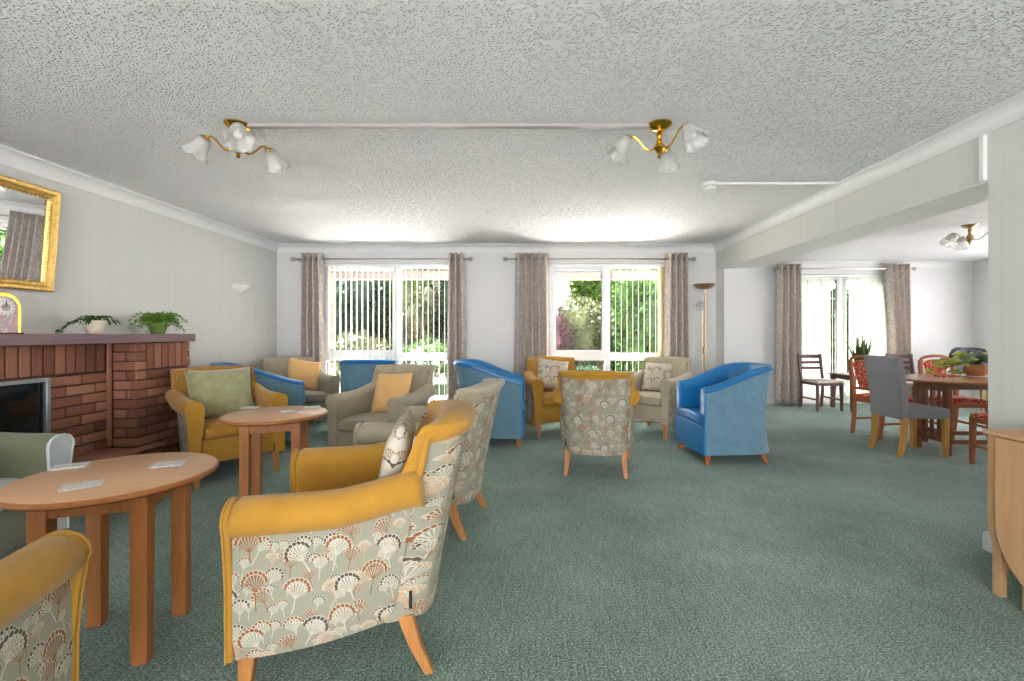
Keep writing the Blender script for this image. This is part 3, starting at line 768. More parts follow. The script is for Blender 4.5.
# ------------------------------------------------------------------ fireplace
BX, PX = -3.31, -3.10
fp = thing('fireplace', 'red brick fireplace with a purple-brown mantel shelf on left wall', 'fireplace', (XL, 2.9, 0))
def rel(mb, name, mat, parent, **k):
    o = mb.build(name, mat, parent, **k); o.location = (0, 0, 0)
    o.matrix_parent_inverse = Matrix.Translation(-Vector(parent.location)); return o
mb = MB(); mb.box(XL, BX - .012, 1.9, 3.58, 0, 1.125); rel(mb, 'mortar_backing', 'mortar', fp)
mb = MB(); bricks(mb, (BX, 1.9, 0), (0, 1, 0), (1, 0, 0), 1.66, .30, 8); bricks(mb, (BX, 1.9, 0), (0, 1, 0), (1, 0, 0), 1.66, .91, 1, soldier=True)
rel(mb, 'brick_facing', 'brick', fp)
mb = MB(); mb.box(XL, PX - .012, 3.592, 4.138, 0, 1.125); rel(mb, 'pier_core', 'mortar', fp)
mb = MB(); bricks(mb, (BX + .03, 3.58, 0), (1, 0, 0), (0, -1, 0), PX - BX - .03, .005, 15, L=.2, stagger=True)
bricks(mb, (PX, 3.58, 0), (0, 1, 0), (1, 0, 0), .57, .005, 12); bricks(mb, (PX, 3.685, 0), (0, 1, 0), (1, 0, 0), .465, .91, 1, soldier=True)
for c in range(3): lay(mb, Vector((PX, 3.58, .91 + c * .072)), Vector((0, 1, 0)), Vector((1, 0, 0)), .095, .062, .05)
bricks(mb, (PX, 4.15, 0), (-1, 0, 0), (0, 1, 0), .3, .005, 15)
rel(mb, 'brick_pier', 'brick', fp)
mb = MB(); mb.box(BX + .001, BX + .022, 3.555, 3.58, .31, 1.12); rel(mb, 'corner_strip', 'tile', fp)
mb = MB(); mb.box(XL, -3.06, 1.8, 4.165, 1.125, 1.193); rel(mb, 'mantel_shelf', 'mantel', fp, bevel=.004)
mb = MB(); mb.box(BX - .02, -3.02, 2.5, 3.57, .275, .30); mb.box(PX + .006, -3.02, 3.57, 3.78, .275, .30); rel(mb, 'hearth_slab', 'tile', fp, bevel=.004)
mb = MB(); bricks(mb, (-3.04, 2.5, 0), (0, 1, 0), (1, 0, 0), 1.26, .0, 3, h=.08); bricks(mb, (-3.3, 2.5, 0), (1, 0, 0), (0, -1, 0), .26, .0, 3, h=.08); rel(mb, 'hearth_brick', 'brick', fp)

ef = thing('electric_fire', 'grey framed electric fire with a dark glass screen set in brickwork', 'fire', (-3.27, 2.69, .302))
mb = MB(); W_, h_ = .385, .60; d = .035
mb.box(-.03, d, -W_, -W_ + .03, 0, h_); mb.box(-.03, d, W_ - .03, W_, 0, h_); mb.box(-.03, d, -W_ + .03, W_ - .03, h_ - .03, h_); mb.box(-.03, d, -W_ + .03, W_ - .03, 0, .05)
mb.build('frame', 'fire_frame', ef, bevel=.005)
mb = MB(); mb.box(-.028, .004, -W_ + .03, W_ - .03, .05, h_ - .03); mb.build('screen', 'fire_glass', ef)
mb = MB(); mb.box(.005, .012, W_ - .036, W_ - .03, .06, h_ - .03); mb.box(.005, .012, -W_ + .03, -W_ + .036, .06, h_ - .03); mb.build('trim_strip', 'gasket', ef)

# mirror (hung, leaning forward)
mr = thing('wall_mirror', 'gilt framed mirror hung above the mantel', 'mirror', (XL + .035, 2.72, 1.49)); mr.rotation_euler = (0, R(4.5), 0)
hw, hh, fw = .52, .715, .07
mb = MB()
prof = [(0, -.015), (0, .02), (.012, .034), (.03, .03), (.045, .018), (.06, .022), (.07, .006), (.07, -.015)]   # inward distance, depth
def frame_loft(mb, hw, h, prof):
    rings = []
    for (cy_, cz_, sy, sz) in ((-hw, 0, 1, 1), (hw, 0, -1, 1), (hw, h, -1, -1), (-hw, h, 1, -1)):
        rings.append([(d_, cy_ + sy * i_, cz_ + sz * i_) for i_, d_ in prof])
    mb.loft(rings, closed=True)
frame_loft(mb, hw, hh, prof); mb.build('frame', 'gold', mr, smooth=25)
mb = MB()
for k in range(26):   # beaded inner edge
    z = .08 + (hh - .16) * k / 25
    mb.sphere((.02, hw - .066, z), .007, 6, 4)
for k in range(34):
    y = -hw + .08 + (2 * hw - .16) * k / 33
    mb.sphere((.02, y, .066), .007, 6, 4); mb.sphere((.02, y, hh - .066), .007, 6, 4)
mb.build('beading', 'gold', mr)
MB().box(-.012, .004, -hw + .06, hw - .06, .06, hh - .06).build('mirror_glass', 'mirror', mr)

# mantel clock
ck = thing('mantel_clock', 'arched gold mantel clock with painted dial on the mantel', 'clock', (-3.27, 2.775, 1.193), R(0))
def arch(w, h, n=14):
    return [(-w, 0), (w, 0)] + [(w * cos(pi * k / n), h - w + w * sin(pi * k / n)) for k in range(n + 1)]
mb = MB(); mb.prism(arch(.098, .262), -.055, .055, 'YZ'); mb.build('case', 'dark_wood', ck, bevel=.004)
mb = MB(); mb.prism(arch(.092, .25), .054, .062, 'YZ', Matrix.Translation((0, 0, .004))); mb.build('gold_rim', 'brass', ck)
mb = MB(); mb.prism(arch(.073, .226), .060, .066, 'YZ', Matrix.Translation((0, 0, .008))); mb.build('dial_plate', 'clock_dial', ck)
mb = MB(); mb.lathe([(.052, 0), (.052, .006), (.05, .008)], 28, Matrix.Translation((.066, 0, .165)) @ Matrix.Rotation(R(90), 4, 'Y')); mb.build('chapter_ring', 'white', ck)
mb = MB()
for k in range(12): mb.box(.0735, .0748, -.0015, .0015, .038, .047, Matrix.Translation((0, 0, .165)) @ Matrix.Rotation(k * pi / 6, 4, 'X'))
mb.build('hour_marks', 'dark_tag', ck)
mb = MB(); mb.box(.075, .077, -.002, .002, .165, .2); mb.box(.075, .077, -.028, .0, .163, .167); mb.build('hand', 'dark_tag', ck)
mb = MB(); mb.lathe([(.024, 0), (.024, .002)], 20, Matrix.Translation((.074, 0, .165)) @ Matrix.Rotation(R(90), 4, 'Y')); mb.build('centre_disc', 'clock_dial', ck)
mb = MB(); mb.box(-.06, .07, -.105, .105, -.0, .010); mb.build('plinth', 'dark_wood', ck, bevel=.003)

def pot(t, mat, r0, r1, h, rim=.008):
    MB().lathe([(r0 * .9, 0), (r0, .004), (r1 - .004, h - .02), (r1 + rim * .5, h - .018), (r1 + rim * .5, h), (r1 - .006, h), (r1 - .012, h - .02), (r0 * .8, h - .03)], 24).build('pot', mat, t, smooth=40)
    MB().lathe([(.001, h - .02), (r1 - .01, h - .018)], 20, cap=False).build('soil', 'soil', t)
p1 = thing('potted_plant', 'trailing cactus plant in a cream pot on the mantel', 'plant', (-3.22, 3.37, 1.193), 0, 'mantel plants')
pot(p1, 'pot_white', .05, .072, .1)
mb = MB()
def chain(mb, pts, w, L):
    for i in range(len(pts) - 1):
        a, b = Vector(pts[i]), Vector(pts[i + 1]); d = b - a
        mb.leaf(a, d, Vector((random.uniform(-.5, .5), random.uniform(-.5, .5), 1)), d.length * 1.2, w, .3)
        if random.random() < .5: mb.leaf(a, d + Vector((random.uniform(-.04, .04), random.uniform(-.04, .04), -.02)), Vector((0, 0, 1)), L, w * .9, .3)
for s in range(16):
    a = random.uniform(0, 6.28); pts = []; reach = random.uniform(.05, .12)
    for k in range(5):
        q = k / 4; pts.append((cos(a) * reach * q * 1.2, sin(a) * reach * q * 1.2, .09 + .06 * sin(q * 2.6) - .05 * q * q))
    chain(mb, pts, .02, .03)
tr = [(0, 0, .1), (.01, -.05, .115), (.015, -.1, .115), (.02, -.15, .105), (.02, -.19, .088), (.02, -.23, .062), (.02, -.27, .034), (.02, -.3, .012)]
chain(mb, tr, .024, .03); chain(mb, [(x + .008, y, z - .006) for x, y, z in tr], .02, .03)
mb.build('stem', 'leaf_dark', p1, smooth=0)
p2 = thing('potted_fern', 'feathery light green asparagus fern at the end of the mantel', 'plant', (-3.24, 3.96, 1.193), 0, 'mantel plants')
pot(p2, 'pot_green', .05, .07, .09)
mb = MB()
for s in range(85):
    a = random.uniform(0, 6.28); reach = random.uniform(.05, .24); hgt = random.uniform(.08, .19); low = -.02 if random.random() < .3 else .04
    prev = Vector((0, 0, .08))
    for k in range(1, 9):
        q = k / 8
        p = Vector((cos(a) * reach * q * .8, sin(a) * reach * q, .08 + hgt * sin(q * 2.2) * .7 - (.1 - low) * q * q))
        if p.z < .006 and abs(p.x) < .17: p.z = .006
        if p.x < -.17: p.x = -.17
        mb.tube([prev, p], .0012, 3)
        for _ in range(5):
            mb.leaf(p, Vector((random.uniform(-1, 1), random.uniform(-1, 1), random.uniform(-.4, .8))), Vector((0, 0, 1)), random.uniform(.014, .03), .008)
        prev = p
mb.build('frond', 'leaf_fern', p2, smooth=0)

# wall uplighter
ul = thing('wall_light', 'white plaster half bowl uplighter on left wall', 'wall light', (XL, 5.4, 1.67))
prof = [(.02, 0), (.06, .012), (.1, .035), (.13, .065), (.148, .1), (.14, .1), (.12, .07), (.09, .045), (.02, .02)]
rings = []
for k in range(17):
    a = -pi / 2 + pi * k / 16; rings.append([(max(.001, r * cos(a) * .75), r * sin(a), z) for r, z in prof])
MB().loft(rings).build('bowl', 'plaster', ul, smooth=40)
MB().box(0, .02, -.05, .05, .02, .09).build('back_plate', 'plaster', ul, bevel=.003)

# ------------------------------------------------------------------ ceiling lights
def ceiling_light(label, x, y, angs, metal='brass', arm_metal='brass', drop=.145, reach=.18):
    t = thing('ceiling_light', label, 'ceiling light', (x, y, H), 0, 'three-arm ceiling lights')
    MB().lathe([(.072, 0), (.072, -.006), (.055, -.022), (.03, -.034), (.014, -.038)], 28).build('canopy', metal, t)
    MB().lathe([(.010, -.03), (.014, -.05), (.02, -.062), (.012, -.075), (.012, -.09), (.02, -.098), (.012, -.105), (.03, -.12), (.034, -drop + .01), (.022, -drop - .01), (.008, -drop - .025), (.012, -drop - .038), (.003, -drop - .05)], 16).build('stem', metal, t)
    for a in angs:
        d = Vector((cos(a), sin(a), 0)); Z = Vector((0, 0, 1))
        pts = []
        for k in range(13):
            q = k / 12
            pts.append(d * (.03 + (reach - .03) * q) + Z * (-drop + .01 - .03 * sin(q * pi * .9) * (1 - q) * 2 + .075 * smooth01(q * 1.25) - .02 * smooth01((q - .8) / .2)))
        tip = pts[-1]
        arm = MB().tube(pts, .0055, 8).build('arm', arm_metal, t)
        ax = (d * .55 - Z * .83).normalized()
        rot = Vector((0, 0, 1)).rotation_difference(ax).to_matrix().to_4x4()
        m = Matrix.Translation(tip) @ rot
        MB().lathe([(.008, -.012), (.024, -.004), (.028, .012), (.024, .02)], 16, m).build('lamp_holder', metal, arm)
        # tulip shade with a fluted rim
        n = 30; rows = [(0.026, .004), (.036, .02), (.043, .05), (.049, .08), (.058, .105), (.072, .124)]
        rings = []
        for r, z in rows:
            w = max(0, (z - .05) / .062)
            rings.append([m @ Vector((r * (1 + .10 * w * cos(6 * 2 * pi * k / n)) * cos(2 * pi * k / n), r * (1 + .10 * w * cos(6 * 2 * pi * k / n)) * sin(2 * pi * k / n), z + .008 * w * cos(6 * 2 * pi * k / n + pi))) for k in range(n)])
        MB().loft(rings, cap=False).build('glass_shade', 'shade', t, smooth=180, solid=.003)
        b = MB().lathe([(.010, .015), (.012, .03), (.02, .05), (.024, .068), (.018, .084), (.002, .092)], 14, m).build('bulb', 'white', t)
    return t
LX1, LX2, LY = -1.68, .745, 2.62
ceiling_light('brass three-arm ceiling light nearest the fireplace', LX1, LY, [R(-57), R(63), R(183)])
ceiling_light('brass three-arm ceiling light nearest the smoke detector', LX2, LY, [R(62), R(182), R(305)])
ceiling_light('ceiling light over the dining table with clear shades and chrome arms', 4.89, 5.06, [R(185), R(305), R(65)], 'antique', 'chrome', .17, .2)
o = MB().box(LX1 + .06, LX2 - .06, LY - .02, LY + .02, H - .018, H).build('cable_trunking', 'trunking', bevel=.003)
tag(o, 'long white cable trunking joining the two brass ceiling lights', 'trunking')
sd = thing('smoke_detector', 'round white smoke detector on the ceiling', 'smoke detector', (1.44, 3.64, H))
MB().lathe([(.055, 0), (.055, -.02), (.046, -.026)], 24).build('base', 'plastic', sd)
MB().lathe([(.044, -.024), (.044, -.034), (.05, -.036), (.05, -.046), (.04, -.058), (.015, -.062), (.001, -.062)], 24, cap=False).build('head', 'plastic', sd)
mb = MB()
for k in range(14):
    a = 2 * pi * k / 14; mb.box(-.003, .003, .044, .047, -.036, -.026, Matrix.Rotation(a, 4, 'Z'))
mb.build('vent', 'gasket', sd)
o = MB().box(1.49, 2.445, 3.615, 3.645, H - .018, H).build('cable_conduit', 'plastic', bevel=.002); tag(o, 'short white conduit running from the smoke detector to the coving', 'conduit')
o = MB().box(XR - .022, XR, JY + .003, JY + .034, BZ, H - .1).build('wall_conduit', 'plastic', bevel=.003); tag(o, 'short white vertical conduit on beam beside the right wall edge', 'conduit')

# floor lamp
fl_ = thing('floor_lamp', 'brass uplighter floor lamp with reading arm in corner', 'lamp', (2.27, 5.92, 0))
MB().lathe([(.125, 0), (.125, .018), (.11, .026), (.03, .034), (.02, .05)], 28).build('base', 'antique', fl_)
MB().tube([(.012, 0, .03), (.012, 0, 1.72)], .011, 10).build('pole', 'antique', fl_)
mb = MB(); mb.tube([(-.03, 0, .03), (-.03, 0, 1.3), (-.032, 0, 1.5), (-.05, 0, 1.62)], .008, 8); mb.tube([(-.03, 0, 1.0), (.012, 0, 1.0)], .016, 8); mb.build('side_pole', 'antique', fl_)
mb = MB(); mb.tube([(.012, 0, 1.66), (.02, 0, 1.72), (.06, 0, 1.80)], .006, 8); mb.tube([(.012, 0, 1.66), (.0, 0, 1.72), (-.05, 0, 1.80)], .006, 8); mb.build('bracket', 'antique', fl_)
MB().lathe([(.02, 1.77), (.06, 1.775), (.1, 1.79), (.128, 1.82), (.135, 1.835), (.13, 1.835), (.1, 1.8), (.03, 1.785)], 30).build('bowl_shade', 'antique', fl_)
m = Matrix.Translation((-.075, -.03, 1.6)) @ Matrix.Rotation(R(150), 4, 'X')
MB().lathe([(.02, 0), (.045, .03), (.055, .06), (.06, .085)], 20, m, cap=False).build('reading_shade', 'shade', fl_, solid=.003)
MB().lathe([(.022, 1.0), (.022, 1.06)], 16, Matrix.Translation((.0, 0, -.06))).build('switch', 'antique', fl_)

# ------------------------------------------------------------------ lounge armchair
AW = .31      # arm roll centre
def arm_z(y):  # arm rises towards the back
    return .615 + .055 * smooth01((y + .05) / .34) + .01 * (y + .32)
def lounge(name, label, loc, rz, inner='mustard', side='print_yz', back='print_xz', facing=None, seat=None, wood_='beech', group='lounge armchairs'):
    facing = facing or inner; seat = seat or inner
    t = thing(name, label, 'armchair', (loc[0], loc[1], 0), rz, group)
    ys = [-.315, -.31, -.30, -.2, -.1, 0, .08, .15, .2, .235, .258, .268]
    for s in (-1, 1):
        # arm with rolled top
        rings = []
        for i, y in enumerate(ys):
            k = {0: .8, 1: .93, 10: .85, 11: .6}.get(i, 1)
            z = arm_z(y); xc = AW - .008 * smooth01((y + .1) / .34); r = .064
            zl = .26 + .27 * smooth01((y - .0) / .12) + .075 * smooth01((y - .19) / .06)
            P = [(-.055, zl - z), (-.058, -.12), (-.062, -.03)]
            for q in range(9):
                a = pi - q * (pi + .5) / 8
                P.append((r * 1.08 * cos(a), r * .95 * sin(a)))
            P += [(.045, -.05), (.022, -.06), (-.034, -.075), (-.036, zl - z)]
            cxm = 0; czm = -.08
            rings.append([(s * (xc + cxm + (p - cxm) * k), y, z + czm + (q - czm) * k if q > -.13 else z + q) for p, q in P])
        MB().loft(rings).build('armrest', inner, t, smooth=50)
        # arm front facing (keyhole outline)
        z = arm_z(-.31); out = [(-.04, .17), (.034, .17), (.036, .4), (.045, .5)]
        for q in range(9):
            a = -.5 + q * (pi + .5) / 8; out.append((.064 * cos(a), z + .058 * sin(a)))
        out += [(-.058, z - .1), (-.05, .4)]
        poly = [(s * (AW + p), q) for p, q in out]
        MB().prism(poly, -.33, -.312, 'XZ').build('arm_facing', facing, t, bevel=.006)
        MB().tube([(p, -.331, q) for p, q in poly[1:] + poly[:1]][:-1] if s > 0 else [(p, -.331, q) for p, q in poly[1:]], .0045, 6).build('piping', facing, t)
        # printed outer side, running back into the rear corner
        rings = []
        for i in range(15):
            q = i / 14; sec = []
            zb = .165 + .04 * q * q; zt = .56 + .05 * q + .0 * q
            zt = arm_z(-.312 + .5 * q) - .052
            for fx, fz in ((-.014, 0), (.006, .18), (.009, .55), (.006, 1), (-.03, 1), (-.03, 0)):
                z = zb + (zt - zb) * fz
                yend = .155 + .19 * (z - .2)
                y = -.312 + q * (yend + .312)
                x0 = AW + .026 - (.062 - .03 * (z - .2)) * q ** 2.2
                sec.append((s * (x0 + fx), y, z))
            rings.append(sec)
        MB().loft(rings).build('outer_side', side, t, smooth=60)
    # printed outer back: curved slab that wraps round the corners
    rings = []; nz = 12
    for j in range(nz + 1):
        q = j / nz; zc = .20 + q * .645
        w = .272 + .03 * smooth01(q * 1.1); lean = .25 + .125 * q ** 1.1
        outl = []
        N = 20
        for i in range(N + 1):
            u = -1 + 2 * i / N
            x = w * (1 if abs(u) > .999 else (abs(u) ** .8)) * (1 if u > 0 else -1) if u else 0
            yy = lean + .055 - .06 * abs(u) ** 2 - .10 * max(0, (abs(u) - .75) / .25) ** 1.6
            z = zc - (.022 * (1 - u * u) * smooth01((q - .7) / .3)) - (.03 * (1 - u * u) * (1 - q) ** 4 * .6)
            outl.append((x, yy, z))
        inl = [(x * .94, y - .035, z) for x, y, z in reversed(outl)]
        rings.append(outl + inl)
    MB().loft(rings).build('outer_back', back, t, smooth=60)
    # upholstered inner back with rolled top and small wings
    rings = []
    for q, z in [(k / 13, .40 + .455 * k / 13) for k in range(14)] + [(1.02, .872), (1.03, .884), (1.035, .89)]:
        w = .245 + .062 * smooth01((z - .60) / .1); lean = .125 + .20 * (z - .40) / .49
        th = .11 + .035 * smooth01((z - .62) / .2)
        if z > .86: kk = {.872: .93, .884: .8, .89: .55}[z]
        else: kk = 1
        outl = []; N = 18
        for i in range(N + 1):
            u = -1 + 2 * i / N
            dip = .006 * cos(u * 3)
            outl.append((w * u * (.97 + .03 * kk), lean - .065 * (abs(u) ** 2.4) + (1 - kk) * .03, z + dip))
        backl = []
        for i in range(N + 1):
            u = 1 - 2 * i / N
            yb = lean + th - .05 * u * u - .06 * max(0, (abs(u) - .75) / .25) ** 1.6
            if z < .845: yb = min(yb, .25 + .125 * ((z - .2) / .645) ** 1.1 + .055 - .06 * u * u - .10 * max(0, (abs(u) - .75) / .25) ** 1.6 - .012)
            backl.append((w * u * (.99 + .01 * kk), yb - (1 - kk) * .05, z + .006 * cos(u * 3)))
        rings.append(outl + backl)
    MB().loft(rings).build('backrest', inner, t, smooth=70)
    # edge roll framing the printed back
    pts = []
    for j in range(10):
        q = .70 + .30 * j / 9; w = .272 + .03 * smooth01(q * 1.1) + .004; pts.append((-w, .25 + .125 * q ** 1.1 - .095, .20 + q * .645))
    for i in range(1, 20):
        u = -1 + 2 * i / 20; w = .306
        pts.append((w * (abs(u) ** .8) * (1 if u > 0 else -1) if u else 0, .375 + .055 - .06 * u * u - .10 * max(0, (abs(u) - .75) / .25) ** 1.6 - .012, .846 - .022 * (1 - u * u) + .006))
    for j in reversed(range(10)):
        q = .70 + .30 * j / 9; w = .272 + .03 * smooth01(q * 1.1) + .004; pts.append((w, .25 + .125 * q ** 1.1 - .095, .20 + q * .645))
    MB().tube(pts, .014, 8).build('back_edge', inner, t, smooth=180)
    # seat cushion, front rail
    rings = []
    for i, (y, k) in enumerate([(-.335, .55), (-.33, .85), (-.31, 1), (-.2, 1), (0, 1), (.15, .95)]):
        zt = .37 + .095 * k + (.012 if i in (3, 4) else 0); zb = .375 - .02 * k + .02; hw = .24
        rings.append([(-hw, y, zb), (-hw, y, zt - .02), (-hw + .03, y, zt), (0, y, zt + .012), (hw - .03, y, zt), (hw, y, zt - .02), (hw, y, zb), (0, y, zb)])
    cu = MB().loft(rings).build('seat_cushion', seat, t, smooth=50)
    MB().tube([(-.24, -.332, .45), (0, -.338, .462), (.24, -.332, .45)], .004, 6).build('piping', seat, cu)
    rings = []
    for i in range(9):
        x = -.262 + .524 * i / 8; b = .015 * cos((i / 8 - .5) * pi)
        rings.append([(x, -.30 - b, .18), (x, -.31 - b, .22), (x, -.31 - b, .36), (x, -.28, .38), (x, -.22, .38), (x, -.22, .18)])
    MB().loft(rings).build('front_rail', inner, t, smooth=40)
    MB().box(-.25, .25, -.22, .17, .19, .37).build('seat_base', seat, t)
    for s in (-1, 1):
        MB().taper((s * .285, -.285, .185), (s * .29, -.30, 0), .026, .016, .026, .016).build('leg', wood_, t, bevel=.004)
        MB().loft([[(s * (.235 + a * .026), .20 + b * .026, .21) for a, b in ((-1, -1), (1, -1), (1, 1), (-1, 1))], [(s * (.24 + a * .021), .235 + b * .021, .1) for a, b in ((-1, -1), (1, -1), (1, 1), (-1, 1))], [(s * (.25 + a * .016), .285 + b * .016, 0) for a, b in ((-1, -1), (1, -1), (1, 1), (-1, 1))]]).build('leg', wood_, t, bevel=.004, smooth=60)
    MB().box(.235, .26, .215, .225, .235, .295).build('care_tag', 'dark_tag', t)
    return t
GL = 'mustard lounge armchairs'; GT = 'taupe lounge armchairs'
a1 = lounge('armchair', 'mustard armchair with cow-parsley print outside, nearest the camera in the middle', (-.68, 1.81), R(-80), group=GL)
clone(a1, (-1.445, .80, 0), R(197), 'mustard armchair cut off at the bottom left corner, only one arm seen', GL)
clone(a1, (-2.62, 3.92, 0), R(51), 'mustard armchair with a green velvet cushion beside the brick pier', GL)
clone(a1, (.595, 4.08, 0), R(170), 'mustard edged armchair seen from behind, printed back towards us', GL)
clone(a1, (.325, 5.53, 0), R(12), 'mustard armchair in front of the window with a floral cushion', GL)
t1 = lounge('armchair', 'taupe armchair with printed back turned to us, just behind the front mustard armchair', (-.63, 2.93), R(-98), 'taupe', group=GT)
clone(t1, (-1.295, 4.1, 0), R(-18), 'taupe armchair with a square apricot cushion, facing us in the middle', GT)
clone(t1, (1.53, 5.55, 0), R(-45), 'taupe armchair with a floral cushion beside the floor lamp', GT)
clone(t1, (-2.86, 5.62, 0), R(46), 'taupe armchair with an apricot cushion in the far left corner', GT)
lounge('armchair', 'olive armchair with pale grey seat and arm front, at left edge before the fireplace', (-2.77, 2.06), R(90), 'olive', 'pale_blue_grey', 'pale_blue_grey', 'pale_blue_grey', 'pale_blue_grey', group='olive armchair')

# ------------------------------------------------------------------ blue tub chair
def tub(label, loc, rz, group='blue tub chairs'):
    t = thing('tub_chair', label, 'tub chair', (loc[0], loc[1], 0), rz, group)
    path = []   # plan points (x, y) with outward normal and height
    a_, b_ = .325, .36
    N = 40
    for i in range(8): path.append((-a_, -.33 + .33 * i / 8))
    for i in range(N + 1):
        th = pi - pi * i / N
        path.append((a_ * (abs(cos(th)) ** .8) * (1 if cos(th) > 0 else -1), b_ * sin(th) ** .85))
    for i in range(1, 9): path.append((a_, -.33 * i / 8))
    P = [Vector((x, y, 0)) for x, y in path]; n = len(P); nor = []
    for i in range(n):
        tg = (P[min(i + 1, n - 1)] - P[max(i - 1, 0)]).normalized(); nor.append(Vector((-tg.y, tg.x, 0)))
    def top(y): return .70 + .20 * smooth01((y + .36) / .66) * .75 + .05 * (y + .33) / .69
    def flare(y, z):  # the back flares outwards near top and foot
        k = smooth01((y - .05) / .3); q = (z - .35) / .5
        return k * (.055 * max(0, q) ** 2 + .03 * max(0, -q * 2) ** 2) - .0
    def pt(i, off, z): return tuple(P[i] + nor[i] * (off + flare(P[i].y, z)) + Vector((0, 0, z)))
    outer, inner = [], []
    for i in range(n):
        zt = top(P[i].y); zs = [.09 + (zt - .045 - .09) * k / 8 for k in range(9)]
        outer.append([pt(i, 0, z) for z in zs] + [pt(i, -.02, z) for z in reversed(zs)])
        zi = [.20 + (zt - .03 - .20) * k / 6 for k in range(7)]
        sec = [pt(i, -.085, z) for z in zi] + [pt(i, -.072, zt - .01), pt(i, -.045, zt + .002), pt(i, -.015, zt), pt(i, .006, zt - .014), pt(i, .008, zt - .035), pt(i, -.004, zt - .046)]
        sec += [pt(i, -.022, z) for z in reversed(zi)]
        inner.append(sec)
    MB().loft(outer).build('outer_shell', 'blue_weave', t, smooth=50)
    MB().loft(inner).build('inner_shell', 'blue_vinyl', t, smooth=50)
    MB().tube([pt(i, .004, top(P[i].y) - .043) for i in range(n)], .006, 6).build('welt', 'welt', t, smooth=180)
    # back seams
    for i in (n // 2 - 9, n // 2 + 9):
        MB().tube([pt(i, -.0865, .44 + (top(P[i].y) - .03 - .44) * k / 5) for k in range(6)], .003, 5).build('seam', 'welt', t)
    for s in (-1, 1):   # vertical front edges of the arms
        MB().box(s * .325 - .012 if s > 0 else -.331, s * .325 + .006 if s > 0 else -.313, -.345, -.329, .34, .70 - .035).build('arm_front', 'blue_vinyl', t, bevel=.005)
        ix = s * .282
        MB().box(ix - .042, ix + .042, -.345, -.329, .34, .70 - .012).build('arm_front', 'blue_vinyl', t, bevel=.008)
    # front panel (bowed) and seat
    rings = []
    for i in range(11):
        x = -.327 + .654 * i / 10; b = .014 * cos((i / 10 - .5) * pi)
        rings.append([(x, -.345 - b, .09), (x, -.352 - b, .14), (x, -.35 - b, .33), (x, -.335 - b, .355), (x, -.332, .36), (x, -.329, .36), (x, -.329, .09)])
    MB().loft(rings).build('front_panel', 'blue_vinyl', t, smooth=50)
    rings = []
    for y, k in ((-.365, .5), (-.36, .8), (-.34, .95), (-.28, 1), (0, 1), (.17, 1), (.25, .8)):
        hw = .243 if y < .1 else .243 - (y - .1) * .6; zt = .37 + .075 * k; zb = .365 if k == 1 else .385 - .02 * k
        rings.append([(-hw, y, zb), (-hw, y, zt - .015), (-hw + .02, y, zt), (0, y, zt + .012), (hw - .02, y, zt), (hw, y, zt - .015), (hw, y, zb), (0, y, zb)])
    MB().loft(rings).build('seat_cushion', 'blue_vinyl', t, smooth=50)
    MB().box(-.24, .24, -.26, .2, .11, .37).build('seat_base', 'blue_vinyl', t)
    for sx in (-1, 1):
        MB().taper((sx * .29, -.3, .1), (sx * .292, -.305, 0), .026, .018).build('leg', 'teak', t, bevel=.003)
        MB().taper((sx * .25, .22, .11), (sx * .27, .275, 0), .026, .018).build('leg', 'teak', t, bevel=.003)
    return t
b1 = tub('blue tub chair on the right facing left, standing alone on open carpet', (1.895, 4.46), R(-86))
clone(b1, (-.42, 5.10, 0), R(89), 'blue tub chair by the middle curtain facing right', 'blue tub chairs')
clone(b1, (-2.84, 4.78, 0), R(133), 'blue tub chair behind the mustard chair with the green cushion', 'blue tub chairs')
clone(b1, (-1.94, 5.5, 0), R(198), 'blue tub chair seen from behind before the leftmost window', 'blue tub chairs')

# ------------------------------------------------------------------ scatter cushions
def cushion(label, chair, size, mat, th=.11, local=(0, .02, .47), tilt=18, yaw=0, roll=0, sy=None, group='scatter cushions'):
    """square cushion leaning on a chair back; local = bottom-edge centre in the chair's frame"""
    sy = sy or size
    mb = MB(); n = 14; S = size / 2; F, B = [], []
    rnd = random.Random(label)
    ph = [rnd.uniform(0, 6) for _ in range(4)]
    for j in range(n + 1):
        f, b = [], []
        for i in range(n + 1):
            u, v = -1 + 2 * i / n, -1 + 2 * j / n
            pin = 1 - .07 * (1 - v * v) * abs(u) ** 3; pin2 = 1 - .07 * (1 - u * u) * abs(v) ** 3
            x, z = S * u * pin, sy / 2 * v * pin2
            h = th / 2 * ((1 - u ** 4) * (1 - v ** 4)) ** .55 + .004 * sin(5 * u + ph[0]) * sin(4 * v + ph[1]) * (1 - u * u) * (1 - v * v)
            edge = i in (0, n) or j in (0, n)
            vf = mb.bm.verts.new((x, -h, z + sy / 2)); f.append(vf)
            b.append(vf if edge else mb.bm.verts.new((x, h, z + sy / 2)))
        F.append(f); B.append(b)
    for j in range(n):
        for i in range(n):
            mb.face((F[j][i], F[j][i + 1], F[j + 1][i + 1], F[j + 1][i])); mb.face((B[j][i], B[j + 1][i], B[j + 1][i + 1], B[j][i + 1]))
    o = mb.build('cushion', mat, smooth=180)
    m = Matrix.Translation(chair.location) @ Matrix.Rotation(chair.rotation_euler.z, 4, 'Z') @ Matrix.Translation(local) @ Matrix.Rotation(R(yaw), 4, 'Z') @ Matrix.Rotation(R(-tilt), 4, 'X') @ Matrix.Rotation(R(roll), 4, 'Y')
    o.matrix_world = m
    o.location = m.to_translation(); o.rotation_euler = m.to_euler()
    return tag(o, label, 'cushion', group)
CH = {o['label']: o for o in COL.objects if o.get('category') in ('armchair', 'tub chair')}
def chair(s): return next(o for l, o in CH.items() if l.startswith(s))
cushion('floral print cushion in the front mustard armchair, seen edge on', a1, .40, 'print_light', .10, (.0, .10, .475), 12, 0)
